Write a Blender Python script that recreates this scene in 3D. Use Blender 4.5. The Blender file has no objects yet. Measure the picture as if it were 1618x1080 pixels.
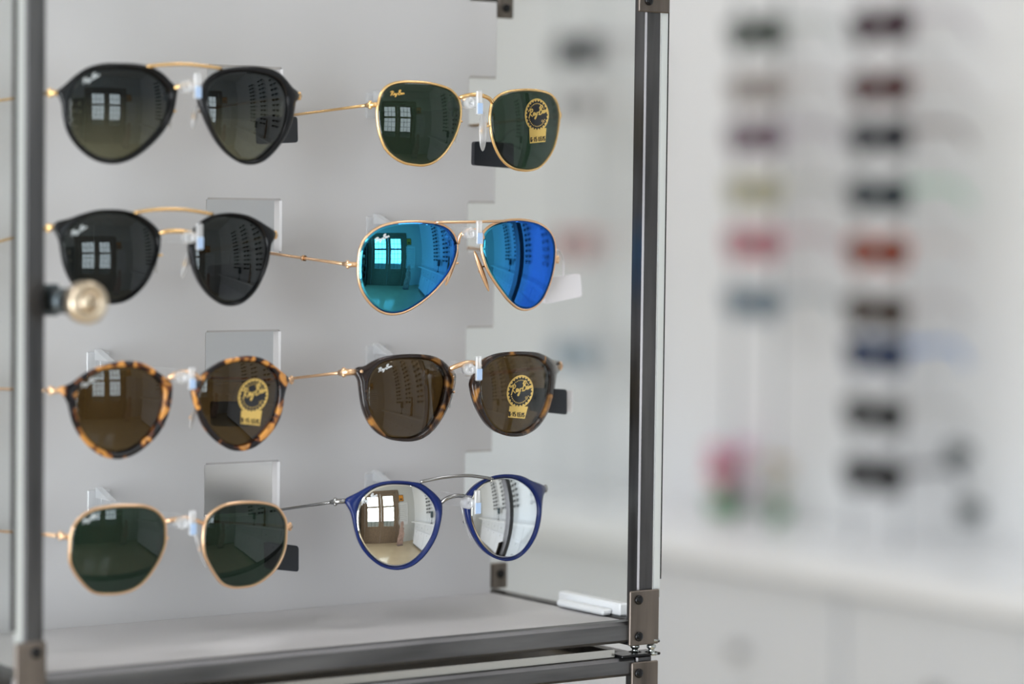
import bpy, math, random
from mathutils import Vector, Matrix
random.seed(7)
sc = bpy.context.scene
COL = sc.collection
# ------------------------------------------------------------------ camera
FPX, TILT, ROLL, YAW = 4411.9, .0472, .0121, .6078
CAMZ = 1.5
PX, PY, PZ = -.1283, 1.5374, CAMZ + .0757       # a hole corner of the white back panel
ca, sa = math.cos(YAW), math.sin(YAW)
def W(u, w, v):                                   # case frame (along panel, into depth, up) -> world
    return Vector((PX + u*ca - w*sa, PY + u*sa + w*ca, PZ + v))
def WZ(u, w, z): return W(u, w, z - PZ)
UD, WD, VD = Vector((ca, sa, 0)), Vector((-sa, ca, 0)), Vector((0, 0, 1))
CAM = Vector((0, 0, CAMZ))
OU = (-PX)*ca + (-PY)*sa; OW = -(-PX)*sa + (-PY)*ca
cd = bpy.data.cameras.new('camera'); cam = bpy.data.objects.new('camera', cd); COL.objects.link(cam)
fwd = Vector((0, math.cos(TILT), -math.sin(TILT))); up0 = Vector((0, math.sin(TILT), math.cos(TILT))); rt0 = Vector((1, 0, 0))
rt = rt0*math.cos(ROLL) + up0*math.sin(ROLL); up = -rt0*math.sin(ROLL) + up0*math.cos(ROLL)
M = Matrix((( rt.x, up.x, -fwd.x), (rt.y, up.y, -fwd.y), (rt.z, up.z, -fwd.z))).to_4x4(); M.translation = CAM
cam.matrix_world = M
cd.sensor_width = 36; cd.lens = FPX/1618*36; cd.clip_start = .05; cd.clip_end = 60
cd.dof.use_dof = True; cd.dof.focus_distance = 1.505; cd.dof.aperture_fstop = 3.4
sc.camera = cam
def ray(px, py):
    return (fwd + rt*((px-809)/FPX) + up*((540-py)/FPX))
def onw(px, py, w):
    d = ray(px, py); dw = d.dot(WD); ow = OW
    return CAM + d*((w-ow)/dw)
def onu(px, py, u):
    d = ray(px, py); return CAM + d*((u-OU)/d.dot(UD))
# ------------------------------------------------------------------ world, exposure
wd = bpy.data.worlds.new('World'); sc.world = wd; wd.use_nodes = True
bg = wd.node_tree.nodes['Background']; bg.inputs[0].default_value = (.85, .93, 1, 1); bg.inputs[1].default_value = 1.2
sc.view_settings.view_transform = 'Standard'; sc.view_settings.look = 'None'; sc.view_settings.gamma = 1
sc.view_settings.use_curve_mapping = False; sc.view_settings.exposure = .08
sc.cycles.max_bounces = 10; sc.cycles.transparent_max_bounces = 24; sc.cycles.diffuse_bounces = 4; sc.cycles.caustics_reflective = False; sc.cycles.caustics_refractive = False
PANEL_E, DAY_E, SPOT_E, SIDE_E = 11.5, 56.0, 80.0, 200.0
# ------------------------------------------------------------------ daylight outside the glazed doors (its lamp)
DOORW = -4.2
ld = bpy.data.lights.new('daylight', 'AREA'); ld.shape = 'RECTANGLE'; ld.size = 1.7; ld.size_y = 1.5; ld.energy = DAY_E; ld.color = (.90, .96, 1)
lo = bpy.data.objects.new('daylight', ld); COL.objects.link(lo)
R3 = Matrix((( UD.x, VD.x, -WD.x), (UD.y, VD.y, -WD.y), (UD.z, VD.z, -WD.z))).to_4x4(); R3.translation = WZ(.44, DOORW-.75, 1.75)
lo.matrix_world = R3
# added fill lamp outside an invented window in the left wall
ls_ = bpy.data.lights.new('side_fill', 'AREA'); ls_.shape = 'RECTANGLE'; ls_.size = 2.8; ls_.size_y = 2.0; ls_.energy = SIDE_E; ls_.color = (1, .965, 1)
los = bpy.data.objects.new('side_fill', ls_); COL.objects.link(los)
nz = (-(UD*.93 - VD*.02 + WD*.3)).normalized(); xx = VD.cross(nz).normalized(); yy = nz.cross(xx)
R4 = Matrix(((xx.x, yy.x, nz.x), (xx.y, yy.y, nz.y), (xx.z, yy.z, nz.z))).to_4x4(); R4.translation = WZ(-3.1, -1.7, 1.15)
los.matrix_world = R4
# ------------------------------------------------------------------ materials
def lin(c): return tuple(((x/255)/12.92 if x/255 <= .04045 else ((x/255+.055)/1.055)**2.4) for x in c) + (1,)
MATS = {}
def mat(name, rgb, rough=.5, metal=0, spec=.5, emit=None, est=0, bump=0, bscale=60, coat=0, var=0, vscale=8):
    if name in MATS: return MATS[name]
    m = bpy.data.materials.new(name); m.use_nodes = True; nt = m.node_tree; b = nt.nodes['Principled BSDF']
    c = lin(rgb); b.inputs['Base Color'].default_value = c
    b.inputs['Roughness'].default_value = rough; b.inputs['Metallic'].default_value = metal
    b.inputs['Specular IOR Level'].default_value = spec; b.inputs['Coat Weight'].default_value = coat
    tc = nt.nodes.new('ShaderNodeTexCoord')
    if var:
        n = nt.nodes.new('ShaderNodeTexNoise'); n.inputs['Scale'].default_value = vscale; n.inputs['Detail'].default_value = 4
        nt.links.new(tc.outputs['Object'], n.inputs['Vector'])
        r = nt.nodes.new('ShaderNodeValToRGB'); r.color_ramp.elements[0].position = .3; r.color_ramp.elements[1].position = .7
        r.color_ramp.elements[0].color = tuple(x*(1-var) for x in c[:3]) + (1,); r.color_ramp.elements[1].color = tuple(min(1, x*(1+var)) for x in c[:3]) + (1,)
        nt.links.new(n.outputs['Fac'], r.inputs['Fac']); nt.links.new(r.outputs['Color'], b.inputs['Base Color'])
    if bump:
        n = nt.nodes.new('ShaderNodeTexNoise'); n.inputs['Scale'].default_value = bscale
        nt.links.new(tc.outputs['Object'], n.inputs['Vector'])
        bp = nt.nodes.new('ShaderNodeBump'); bp.inputs['Strength'].default_value = bump; bp.inputs['Distance'].default_value = .001
        nt.links.new(n.outputs['Fac'], bp.inputs['Height']); nt.links.new(bp.outputs['Normal'], b.inputs['Normal'])
    if emit:
        b.inputs['Emission Color'].default_value = lin(emit); b.inputs['Emission Strength'].default_value = est
    MATS[name] = m; return m
def mixmat(name, build):
    if name in MATS: return MATS[name]
    m = bpy.data.materials.new(name); m.use_nodes = True; nt = m.node_tree
    for n in list(nt.nodes): nt.nodes.remove(n)
    o = nt.nodes.new('ShaderNodeOutputMaterial'); build(nt, o); MATS[name] = m; return m
def glassy(name, tint, ior=1.5, boost=1.0, add=0.0, gloss=(1, 1, 1, 1), grad=None, edge=None):
    """clear or tinted pane: transparent tint under a fresnel mirror"""
    def b(nt, o):
        t = nt.nodes.new('ShaderNodeBsdfTransparent'); t.inputs[0].default_value = tint
        if grad:
            tc = nt.nodes.new('ShaderNodeTexCoord'); sx = nt.nodes.new('ShaderNodeSeparateXYZ'); nt.links.new(tc.outputs['Generated'], sx.inputs[0])
            r = nt.nodes.new('ShaderNodeValToRGB'); r.color_ramp.elements[0].color = grad[0]; r.color_ramp.elements[1].color = grad[1]
            r.color_ramp.elements[0].position = grad[2]; r.color_ramp.elements[1].position = grad[3]
            nt.links.new(sx.outputs['Z'], r.inputs['Fac']); nt.links.new(r.outputs['Color'], t.inputs[0])
        g = nt.nodes.new('ShaderNodeBsdfGlossy'); g.inputs['Color'].default_value = gloss; g.inputs['Roughness'].default_value = 0.0
        lw = nt.nodes.new('ShaderNodeLayerWeight'); lw.inputs[0].default_value = .5
        pw = nt.nodes.new('ShaderNodeMath'); pw.operation = 'POWER'; pw.inputs[1].default_value = 5; nt.links.new(lw.outputs['Facing'], pw.inputs[0])
        f = nt.nodes.new('ShaderNodeMath'); f.operation = 'MULTIPLY_ADD'; f.inputs[1].default_value = .92; f.inputs[2].default_value = ((ior-1)/(ior+1))**2; nt.links.new(pw.outputs[0], f.inputs[0])
        ma = nt.nodes.new('ShaderNodeMath'); ma.operation = 'MULTIPLY_ADD'; ma.inputs[1].default_value = boost; ma.inputs[2].default_value = add; ma.use_clamp = True
        nt.links.new(f.outputs[0], ma.inputs[0])
        mx = nt.nodes.new('ShaderNodeMixShader'); nt.links.new(ma.outputs[0], mx.inputs[0]); nt.links.new(t.outputs[0], mx.inputs[1]); nt.links.new(g.outputs[0], mx.inputs[2])
        last = mx
        if edge:
            d = nt.nodes.new('ShaderNodeBsdfTranslucent'); d.inputs[0].default_value = (.95, .96, .98, 1)
            d2 = nt.nodes.new('ShaderNodeBsdfDiffuse'); d2.inputs[0].default_value = (.95, .96, .98, 1)
            m0 = nt.nodes.new('ShaderNodeMixShader'); nt.links.new(d.outputs[0], m0.inputs[1]); nt.links.new(d2.outputs[0], m0.inputs[2])
            m2 = nt.nodes.new('ShaderNodeMixShader'); m2.inputs[0].default_value = edge
            nt.links.new(mx.outputs[0], m2.inputs[1]); nt.links.new(m0.outputs[0], m2.inputs[2]); last = m2
        nt.links.new(last.outputs[0], o.inputs[0])
    return mixmat(name, b)
def mirror(name, c0, c1, refl, tint):
    """mirror coated lens: coating colour shifts with the viewing angle"""
    def b(nt, o):
        lw = nt.nodes.new('ShaderNodeLayerWeight'); lw.inputs[0].default_value = .5
        r = nt.nodes.new('ShaderNodeValToRGB'); r.color_ramp.elements[0].color = c0; r.color_ramp.elements[1].color = c1
        r.color_ramp.elements[0].position = .10; r.color_ramp.elements[1].position = .36
        nt.links.new(lw.outputs['Facing'], r.inputs['Fac'])
        g = nt.nodes.new('ShaderNodeBsdfGlossy'); g.inputs['Roughness'].default_value = .0; nt.links.new(r.outputs[0], g.inputs['Color'])
        t = nt.nodes.new('ShaderNodeBsdfTransparent'); t.inputs[0].default_value = tint
        mx = nt.nodes.new('ShaderNodeMixShader'); mx.inputs[0].default_value = refl
        nt.links.new(t.outputs[0], mx.inputs[1]); nt.links.new(g.outputs[0], mx.inputs[2]); nt.links.new(mx.outputs[0], o.inputs[0])
    return mixmat(name, b)
def transp(name, tint, grad=None):
    def b(nt, o):
        t = nt.nodes.new('ShaderNodeBsdfTransparent'); t.inputs[0].default_value = tint
        nt.links.new(t.outputs[0], o.inputs[0])
    return mixmat(name, b)
def tortoise(name, dark, amber, mid, scale, lo, hi):
    m = mat(name, (30, 20, 12), .16, 0, .4); nt = m.node_tree; b = nt.nodes['Principled BSDF']
    tc = nt.nodes.new('ShaderNodeTexCoord'); n = nt.nodes.new('ShaderNodeTexNoise'); n.inputs['Scale'].default_value = scale; n.inputs['Detail'].default_value = 1.5; n.inputs['Distortion'].default_value = .6
    nt.links.new(tc.outputs['Object'], n.inputs['Vector'])
    r = nt.nodes.new('ShaderNodeValToRGB'); e = r.color_ramp.elements
    e[0].position = lo; e[0].color = lin(dark); e[1].position = hi; e[1].color = lin(amber)
    k = e.new((lo+hi)/2); k.color = lin(mid)
    nt.links.new(n.outputs['Fac'], r.inputs['Fac']); nt.links.new(r.outputs[0], b.inputs['Base Color']); return m
def steel(name, rgb, rough, along=False):
    m = mat(name, rgb, rough, 1); nt = m.node_tree; b = nt.nodes['Principled BSDF']
    tc = nt.nodes.new('ShaderNodeTexCoord'); mp = nt.nodes.new('ShaderNodeMapping'); mp.inputs['Scale'].default_value = (.1, 1, 1) if along else (1, 1, .1)
    if along: mp.vector_type = 'TEXTURE'; mp.inputs['Scale'].default_value = (10, 1, 1); mp.inputs['Rotation'].default_value = (0, 0, YAW)
    n = nt.nodes.new('ShaderNodeTexNoise'); n.inputs['Scale'].default_value = 90; n.inputs['Detail'].default_value = 6
    nt.links.new(tc.outputs['Object'], mp.inputs[0]); nt.links.new(mp.outputs[0], n.inputs['Vector'])
    r = nt.nodes.new('ShaderNodeValToRGB'); c = lin(rgb); r.color_ramp.elements[0].color = tuple(x*.55 for x in c[:3])+(1,); r.color_ramp.elements[1].color = tuple(min(1, x*1.35) for x in c[:3])+(1,)
    r.color_ramp.elements[0].position = .3; r.color_ramp.elements[1].position = .72
    nt.links.new(n.outputs[0], r.inputs[0]); nt.links.new(r.outputs[0], b.inputs['Base Color'])
    mr = nt.nodes.new('ShaderNodeMapRange'); mr.inputs[3].default_value = rough*.8; mr.inputs[4].default_value = rough*1.5
    nt.links.new(n.outputs[0], mr.inputs[0]); nt.links.new(mr.outputs[0], b.inputs['Roughness']); return m
STEEL = steel('raw_steel', (90, 89, 90), .34)
STEELH = steel('raw_steel_rail', (104, 104, 106), .4, True)
BRKT = steel('bracket_steel', (112, 104, 98), .42)
RIVET = mat('rivet_black', (24, 24, 26), .25, .6)
PANELM = mat('white_acrylic', (182, 180, 182), .45, var=.01)
WALLM = mat('white_wall', (226, 228, 230), .7, bump=.1)
FRONTW = mat('pale_wall_paint', (205, 208, 208), .8, bump=.1)
CEIL = mat('ceiling_white', (225, 224, 220), .9, bump=.1)
GOLD = mat('gold_metal', (240, 200, 142), .27, 1)
ROSE = mat('rose_gold_metal', (236, 196, 158), .3, 1)
GUN = mat('gunmetal', (150, 150, 150), .22, 1)
BLACKF = mat('black_acetate', (8, 9, 13), .2, 0, .28)
BLUEF = mat('blue_acetate', (12, 31, 86), .25, 0, .3)
HAV = tortoise('light_tortoise', (16, 13, 18), (200, 140, 70), (96, 52, 30), 115, .47, .58)
HAVD = tortoise('dark_tortoise', (30, 21, 19), (150, 104, 50), (62, 42, 30), 95, .47, .66)
CLEARP = glassy('clear_plastic', (.985, .985, .99, 1), 1.49, .9, .01, edge=.10)
CLEARB = glassy('clear_plastic_clip', (.975, .98, .985, 1), 1.49, 1.1, .02, edge=.30)
PADM = glassy('clear_silicone', (.85, .84, .84, 1), 1.45, 1.6, .05, edge=.25)
BLUEST = mat('pale_blue_film', (160, 184, 218), .35)
PANE = glassy('case_glass', (.95, .962, .955, 1), 1.5, .3, 0)
PANEW = glassy('window_glass', (.92, .95, .95, 1), 1.5, .6, 0)
GEDGE = mat('glass_edge', (178, 182, 182), .3)
TAGB = mat('black_tag_plastic', (32, 34, 40), .35, 0, .4)
TAGW = mat('white_tag_plastic', (214, 212, 218), .4)
STG = mat('gold_foil', (226, 192, 112), .28, .75)
STB = mat('black_foil', (16, 18, 24), .22)
WHT = mat('white_lettering', (190, 196, 200), .5)
GLT = mat('gold_lettering', (214, 170, 90), .35, .5)
LK = mat('nickel_lock', (206, 190, 168), .28, .9)
LKD = mat('dark_lock_body', (70, 78, 82), .4, .7)
LOCKH = mat('keyhole_brass', (120, 96, 66), .4, .8)
# ------------------------------------------------------------------ mesh helpers
class MB:
    def __init__(s): s.v = []; s.f = []; s.m = []; s.sm = []
    def add(s, vs, fs, mi=0, smooth=True):
        o = len(s.v); s.v += [Vector(x) for x in vs]
        for f in fs: s.f.append([i+o for i in f]); s.m.append(mi); s.sm.append(smooth)
    def prism(s, pts, ext, mi=0):                    # closed outline pts extruded by vector(s) ext
        n = len(pts); vs = list(pts) + [p+ext for p in pts]
        fs = [list(range(n))[::-1], list(range(n, 2*n))] + [[i, (i+1) % n, n+(i+1) % n, n+i] for i in range(n)]
        s.add(vs, fs, mi, False)
    def box(s, u0, u1, w0, w1, v0, v1, mi=0, b=0, z=False):
        F = WZ if z else W
        A = [u0, w0, v0]; B = [u1, w1, v1]; A, B = [min(x, y) for x, y in zip(A, B)], [max(x, y) for x, y in zip(A, B)]
        if b <= 0:
            vs = [F(x, y, q) for q in (A[2], B[2]) for y in (A[1], B[1]) for x in (A[0], B[0])]
            s.add(vs, [(0, 2, 3, 1), (4, 5, 7, 6), (0, 1, 5, 4), (2, 6, 7, 3), (0, 4, 6, 2), (1, 3, 7, 5)], mi, False); return
        b = min(b, min((B[i]-A[i]) for i in range(3))*.45)
        vs = []; idx = {}
        for sx in (0, 1):
            for sy in (0, 1):
                for sz in (0, 1):
                    c = [A[0] if not sx else B[0], A[1] if not sy else B[1], A[2] if not sz else B[2]]
                    d = [b if not q else -b for q in (sx, sy, sz)]
                    for ax in range(3):
                        p = [c[i] if i == ax else c[i]+d[i] for i in range(3)]
                        idx[(sx, sy, sz, ax)] = len(vs); vs.append(F(*p))
        fs = []
        for ax in range(3):
            o = [i for i in range(3) if i != ax]
            for sgn in (0, 1):
                q = []
                for a_, b_ in ((0, 0), (1, 0), (1, 1), (0, 1)):
                    k = [0, 0, 0]; k[ax] = sgn; k[o[0]] = a_; k[o[1]] = b_; q.append(idx[(*k, ax)])
                fs.append(q)
        for ax in range(3):
            o = [i for i in range(3) if i != ax]
            for a_ in (0, 1):
                for b_ in (0, 1):
                    k0 = [0, 0, 0]; k0[o[0]] = a_; k0[o[1]] = b_; k1 = list(k0); k1[ax] = 1
                    fs.append([idx[(*k0, o[0])], idx[(*k1, o[0])], idx[(*k1, o[1])], idx[(*k0, o[1])]])
        for k in [(x, y, q) for x in (0, 1) for y in (0, 1) for q in (0, 1)]:
            fs.append([idx[(*k, 0)], idx[(*k, 1)], idx[(*k, 2)]])
        s.add(vs, fs, mi, False)
    def tube(s, pts, r, n=10, mi=0, closed=False, flat=None, cap=True):
        pts = [Vector(p) for p in pts]; N = len(pts); rr = r if isinstance(r, (list, tuple)) else [r]*N
        vs = []; ref = None
        for i, p in enumerate(pts):
            if closed: t = pts[(i+1) % N]-pts[i-1]
            else: t = pts[min(i+1, N-1)]-pts[max(i-1, 0)]
            t.normalize()
            if ref is None: ref = t.cross(Vector((.13, .2, 1))).normalized()
            a = (ref - t*ref.dot(t)).normalized(); ref = a; b = t.cross(a)
            for k in range(n):
                th = 2*math.pi*k/n; vs.append(p + (a*math.cos(th)+b*math.sin(th))*rr[i])
        fs = []
        for i in range(N if closed else N-1):
            j = (i+1) % N
            for k in range(n): fs.append((i*n+k, i*n+(k+1) % n, j*n+(k+1) % n, j*n+k))
        s.add(vs, fs, mi, True)
        if not closed and cap:
            o = len(s.v)-len(vs); s.f.append([o+k for k in range(n)][::-1]); s.m.append(mi); s.sm.append(False)
            s.f.append([o+(N-1)*n+k for k in range(n)]); s.m.append(mi); s.sm.append(False)
    def cyl(s, c, ax, r, h, n=24, mi=0, r2=None): s.tube([c, c+ax.normalized()*h], [r, r if r2 is None else r2], n, mi)
    def lathe(s, c, ax, prof, n=28, mi=0):           # prof [(dist along axis, radius)]
        ax = ax.normalized(); a = ax.orthogonal().normalized(); b = ax.cross(a); vs = []; fs = []
        for (h, r) in prof:
            for k in range(n):
                th = 2*math.pi*k/n; vs.append(c+ax*h+(a*math.cos(th)+b*math.sin(th))*max(r, 1e-5))
        for i in range(len(prof)-1):
            for k in range(n): fs.append((i*n+k, i*n+(k+1) % n, (i+1)*n+(k+1) % n, (i+1)*n+k))
        s.add(vs, fs, mi, True)
    def ball(s, c, r, n=12, mi=0, A=None):           # ellipsoid; A = axes triple scaled
        A = A or (Vector((r, 0, 0)), Vector((0, r, 0)), Vector((0, 0, r))); vs = []; fs = []
        for i in range(n+1):
            ph = math.pi*i/n
            for k in range(2*n):
                th = math.pi*k/n; vs.append(c + A[0]*math.sin(ph)*math.cos(th)+A[1]*math.sin(ph)*math.sin(th)+A[2]*math.cos(ph))
        for i in range(n):
            for k in range(2*n): fs.append((i*2*n+k, i*2*n+(k+1) % (2*n), (i+1)*2*n+(k+1) % (2*n), (i+1)*2*n+k))
        s.add(vs, fs, mi, True)
    def build(s, name, mats, parent=None, **props):
        if not isinstance(mats, (list, tuple)): mats = [mats]
        me = bpy.data.meshes.new(name)
        lo_ = Vector([min(p[i] for p in s.v) for i in range(3)]); hi_ = Vector([max(p[i] for p in s.v) for i in range(3)])
        if parent is not None: org = Vector(parent['org'])
        else: org = Vector(((lo_.x+hi_.x)/2, (lo_.y+hi_.y)/2, lo_.z))
        me.from_pydata([p-org for p in s.v], [], s.f)
        for m in mats: me.materials.append(m)
        me.polygons.foreach_set('material_index', s.m); me.polygons.foreach_set('use_smooth', s.sm)
        import bmesh
        bm = bmesh.new(); bm.from_mesh(me); bmesh.ops.recalc_face_normals(bm, faces=bm.faces); bm.to_mesh(me); bm.free()
        o = bpy.data.objects.new(name, me); COL.objects.link(o)
        if parent is None: o.location = org
        else: o.parent = parent
        o['org'] = tuple(org)
        for k, v in props.items(): o[k] = v
        return o
def thing(name, org, label, cat, group=None):
    o = bpy.data.objects.new(name, None); COL.objects.link(o); o.location = org; o['org'] = tuple(org); o.empty_display_size = .02
    o['label'] = label; o['category'] = cat
    if group: o['group'] = group
    return o
def spline(P, per=8, closed=True):
    out = []; n = len(P)
    for i in range(n if closed else n-1):
        if closed: a, b, c, d = P[i-1], P[i], P[(i+1) % n], P[(i+2) % n]
        else: a, b, c, d = P[max(i-1, 0)], P[i], P[i+1], P[min(i+2, n-1)]
        for k in range(per):
            t = k/per; out.append(tuple(.5*((2*b[j])+(-a[j]+c[j])*t+(2*a[j]-5*b[j]+4*c[j]-d[j])*t*t+(-a[j]+3*b[j]-3*c[j]+d[j])*t**3) for j in range(len(b))))
    if not closed: out.append(tuple(P[-1]))
    return out
# ------------------------------------------------------------------ strokes for the lettering
SCRIPT = [
 [(0,2.5),(.5,3.1),(1.5,3.4),(2.4,3.0),(2.2,2.2),(1.2,1.7),(1.7,.9),(2.7,0)], [(1.4,3.2),(1.1,1.6),(.6,-.2)],
 [(3.8,1.5),(3.2,1.6),(2.9,.9),(3.2,.4),(3.8,1.4),(3.7,.6),(4.1,.3)],
 [(4.2,1.5),(4.3,.6),(4.8,.6),(5.2,1.6),(4.9,0),(4.3,-1.2),(4.0,-.7),(5.3,.6)], [(5.5,1.3),(6.2,1.5)],
 [(6.9,3.8),(6.6,2),(6.2,.1)], [(6.2,2.9),(7.0,4.0),(7.9,3.7),(7.4,2.6),(6.7,2.2),(7.8,1.9),(7.8,.8),(6.9,.2),(6.3,.6)],
 [(9.1,1.6),(8.6,1.7),(8.3,1.0),(8.6,.5),(9.2,1.5),(9.2,.7),(9.5,.5)], [(9.6,1.6),(9.6,.6),(9.9,1.4),(10.3,1.6),(10.4,.8),(11,1.0)]]
BLOCK = {'G': [[(1,.8),(.7,1),(.2,1),(0,.7),(0,.3),(.2,0),(.8,0),(1,.3),(1,.5),(.6,.5)]], 'B': [[(0,0),(0,1),(.7,1),(.9,.8),(.7,.5),(0,.5)],[(.7,.5),(1,.3),(.8,0),(0,0)]],
 '-': [[(.2,.5),(.8,.5)]], '1': [[(.2,.8),(.5,1),(.5,0)]], '5': [[(1,1),(.1,1),(.1,.55),(.7,.6),(1,.35),(.7,0),(0,.05)]], ' ': [],
 'L': [[(0,1),(0,0),(.8,0)]], 'E': [[(.9,1),(0,1),(0,0),(.9,0)],[(0,.5),(.7,.5)]], 'N': [[(0,0),(0,1),(1,0),(1,1)]], 'S': [[(1,.85),(.6,1),(.1,.85),(.2,.55),(.9,.42),(.9,.1),(.4,0),(0,.15)]]}
# ------------------------------------------------------------------ sunglasses builder (each lens = a spherical shell)
W0 = -.092
class Lens:
    def __init__(s, cx, cy, wrap, tilt, R=.095, dw=0):
        s.cx, s.cy, s.R = cx, cy, R
        s.c = onw(cx, cy, W0+dw)
        a = math.radians(wrap); n = (-WD)*math.cos(a) + UD*math.sin(a)
        t = math.radians(tilt); s.n = (n*math.cos(t) - VD*math.sin(t)).normalized(); s.C = s.c - s.n*R
    def at(s, px, py, off=0):
        d = ray(px, py).normalized(); oc = CAM - s.C; b = d.dot(oc); c = oc.dot(oc)-s.R**2; D = b*b-c
        t = -b - math.sqrt(max(D, 0)); p = CAM+d*t; return p + (p-s.C).normalized()*off
def polar(P, c, N, grow=0):
    """resample a closed outline by angle about c"""
    Q = spline(P, 10); A = [(math.atan2(q[1]-c[1], q[0]-c[0]), math.hypot(q[0]-c[0], q[1]-c[1])) for q in Q]
    out = []
    for k in range(N):
        th = -math.pi + 2*math.pi*(k+.5)/N; best = None
        for i in range(len(A)):
            a0, r0 = A[i-1]; a1, r1 = A[i]; d1 = (a1-a0+math.pi) % (2*math.pi)-math.pi; d = (th-a0+math.pi) % (2*math.pi)-math.pi
            if d1 and 0 <= d/d1 <= 1:
                r = r0+(r1-r0)*(d/d1); best = r if best is None else max(best, r)
        if best is None: best = min(A, key=lambda q: abs((q[0]-th+math.pi) % (2*math.pi)-math.pi))[1]
        out.append((c[0]+math.cos(th)*(best+grow), c[1]+math.sin(th)*(best+grow)))
    return out
N = 120
def lens_mesh(L, inner, mats, root):
    mb = MB(); rings = 14; c = (L.cx, L.cy)
    for side, off in ((0, 0), (1, -.0018)):
        vs = [L.at(c[0], c[1], off)]
        for r in range(1, rings+1):
            t = r/rings
            vs += [L.at(c[0]+(p[0]-c[0])*t, c[1]+(p[1]-c[1])*t, off) for p in inner]
        fs = [(0, 1+k, 1+(k+1) % N) for k in range(N)]
        for r in range(rings-1):
            for k in range(N): fs.append((1+r*N+k, 1+(r+1)*N+k, 1+(r+1)*N+(k+1) % N, 1+r*N+(k+1) % N))
        mb.add(vs, fs, side, True)
    n1 = 1+rings*N; e = 1+(rings-1)*N
    mb.f += [[e+k, e+(k+1) % N, n1+e+(k+1) % N, n1+e+k] for k in range(N)]; mb.m += [1]*N; mb.sm += [False]*N
    return mb.build('lens', mats, root)
def rim_mesh(L, inner, outer, m, root, th=.0028, name='rim'):
    mb = MB(); prof = [(0, -.0015), (-.01, .0002), (.12, .0009), (.5, .0012), (.88, .0009), (1, .0001), (1.0, -th), (.85, -th-.0006), (.15, -th-.0006)]
    vs = []; P = len(prof)
    for a, b in zip(inner, outer):
        for (t, off) in prof: vs.append(L.at(a[0]+(b[0]-a[0])*t, a[1]+(b[1]-a[1])*t, off))
    fs = [(i*P+j, i*P+(j+1) % P, ((i+1) % N)*P+(j+1) % P, ((i+1) % N)*P+j) for i in range(N) for j in range(P)]
    mb.add(vs, fs, 0, True); return mb.build(name, m, root)
def wire_mesh(L, path, m, root, r=.00085):
    mb = MB(); mb.tube([L.at(p[0], p[1], -.0006) for p in path], r, 10, closed=True); return mb.build('rim', m, root)
def zoomed(s, ox, oy, P): return [(ox+x/s, oy+y/s) for x, y in P]
def strokes(mb, L, paths, org, ex, ey, hw, off, mi=0, smooth=True):
    for P in paths:
        Q = spline(P, 4, False) if smooth and len(P) > 2 else P
        Q = [(org[0]+x*ex[0]+y*ey[0], org[1]+x*ex[1]+y*ey[1]) for x, y in Q]; vs = []
        for i, q in enumerate(Q):
            a, b = Q[max(i-1, 0)], Q[min(i+1, len(Q)-1)]; dx, dy = b[0]-a[0], b[1]-a[1]; l = math.hypot(dx, dy) or 1
            nx, ny = -dy/l*hw, dx/l*hw
            vs += [L.at(q[0]+nx, q[1]+ny, off), L.at(q[0]-nx, q[1]-ny, off)]
        mb.add(vs, [(2*i, 2*i+1, 2*i+3, 2*i+2) for i in range(len(Q)-1)], mi, False)
def logo(L, x, y, w, rise, m, parent, hw=.45):
    mb = MB(); sx = w/11.; strokes(mb, L, SCRIPT, (x, y), (sx, -rise*sx), (sx*.12, -sx*.95), hw, .00016); return mb.build('lens_logo', m, parent)
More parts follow.
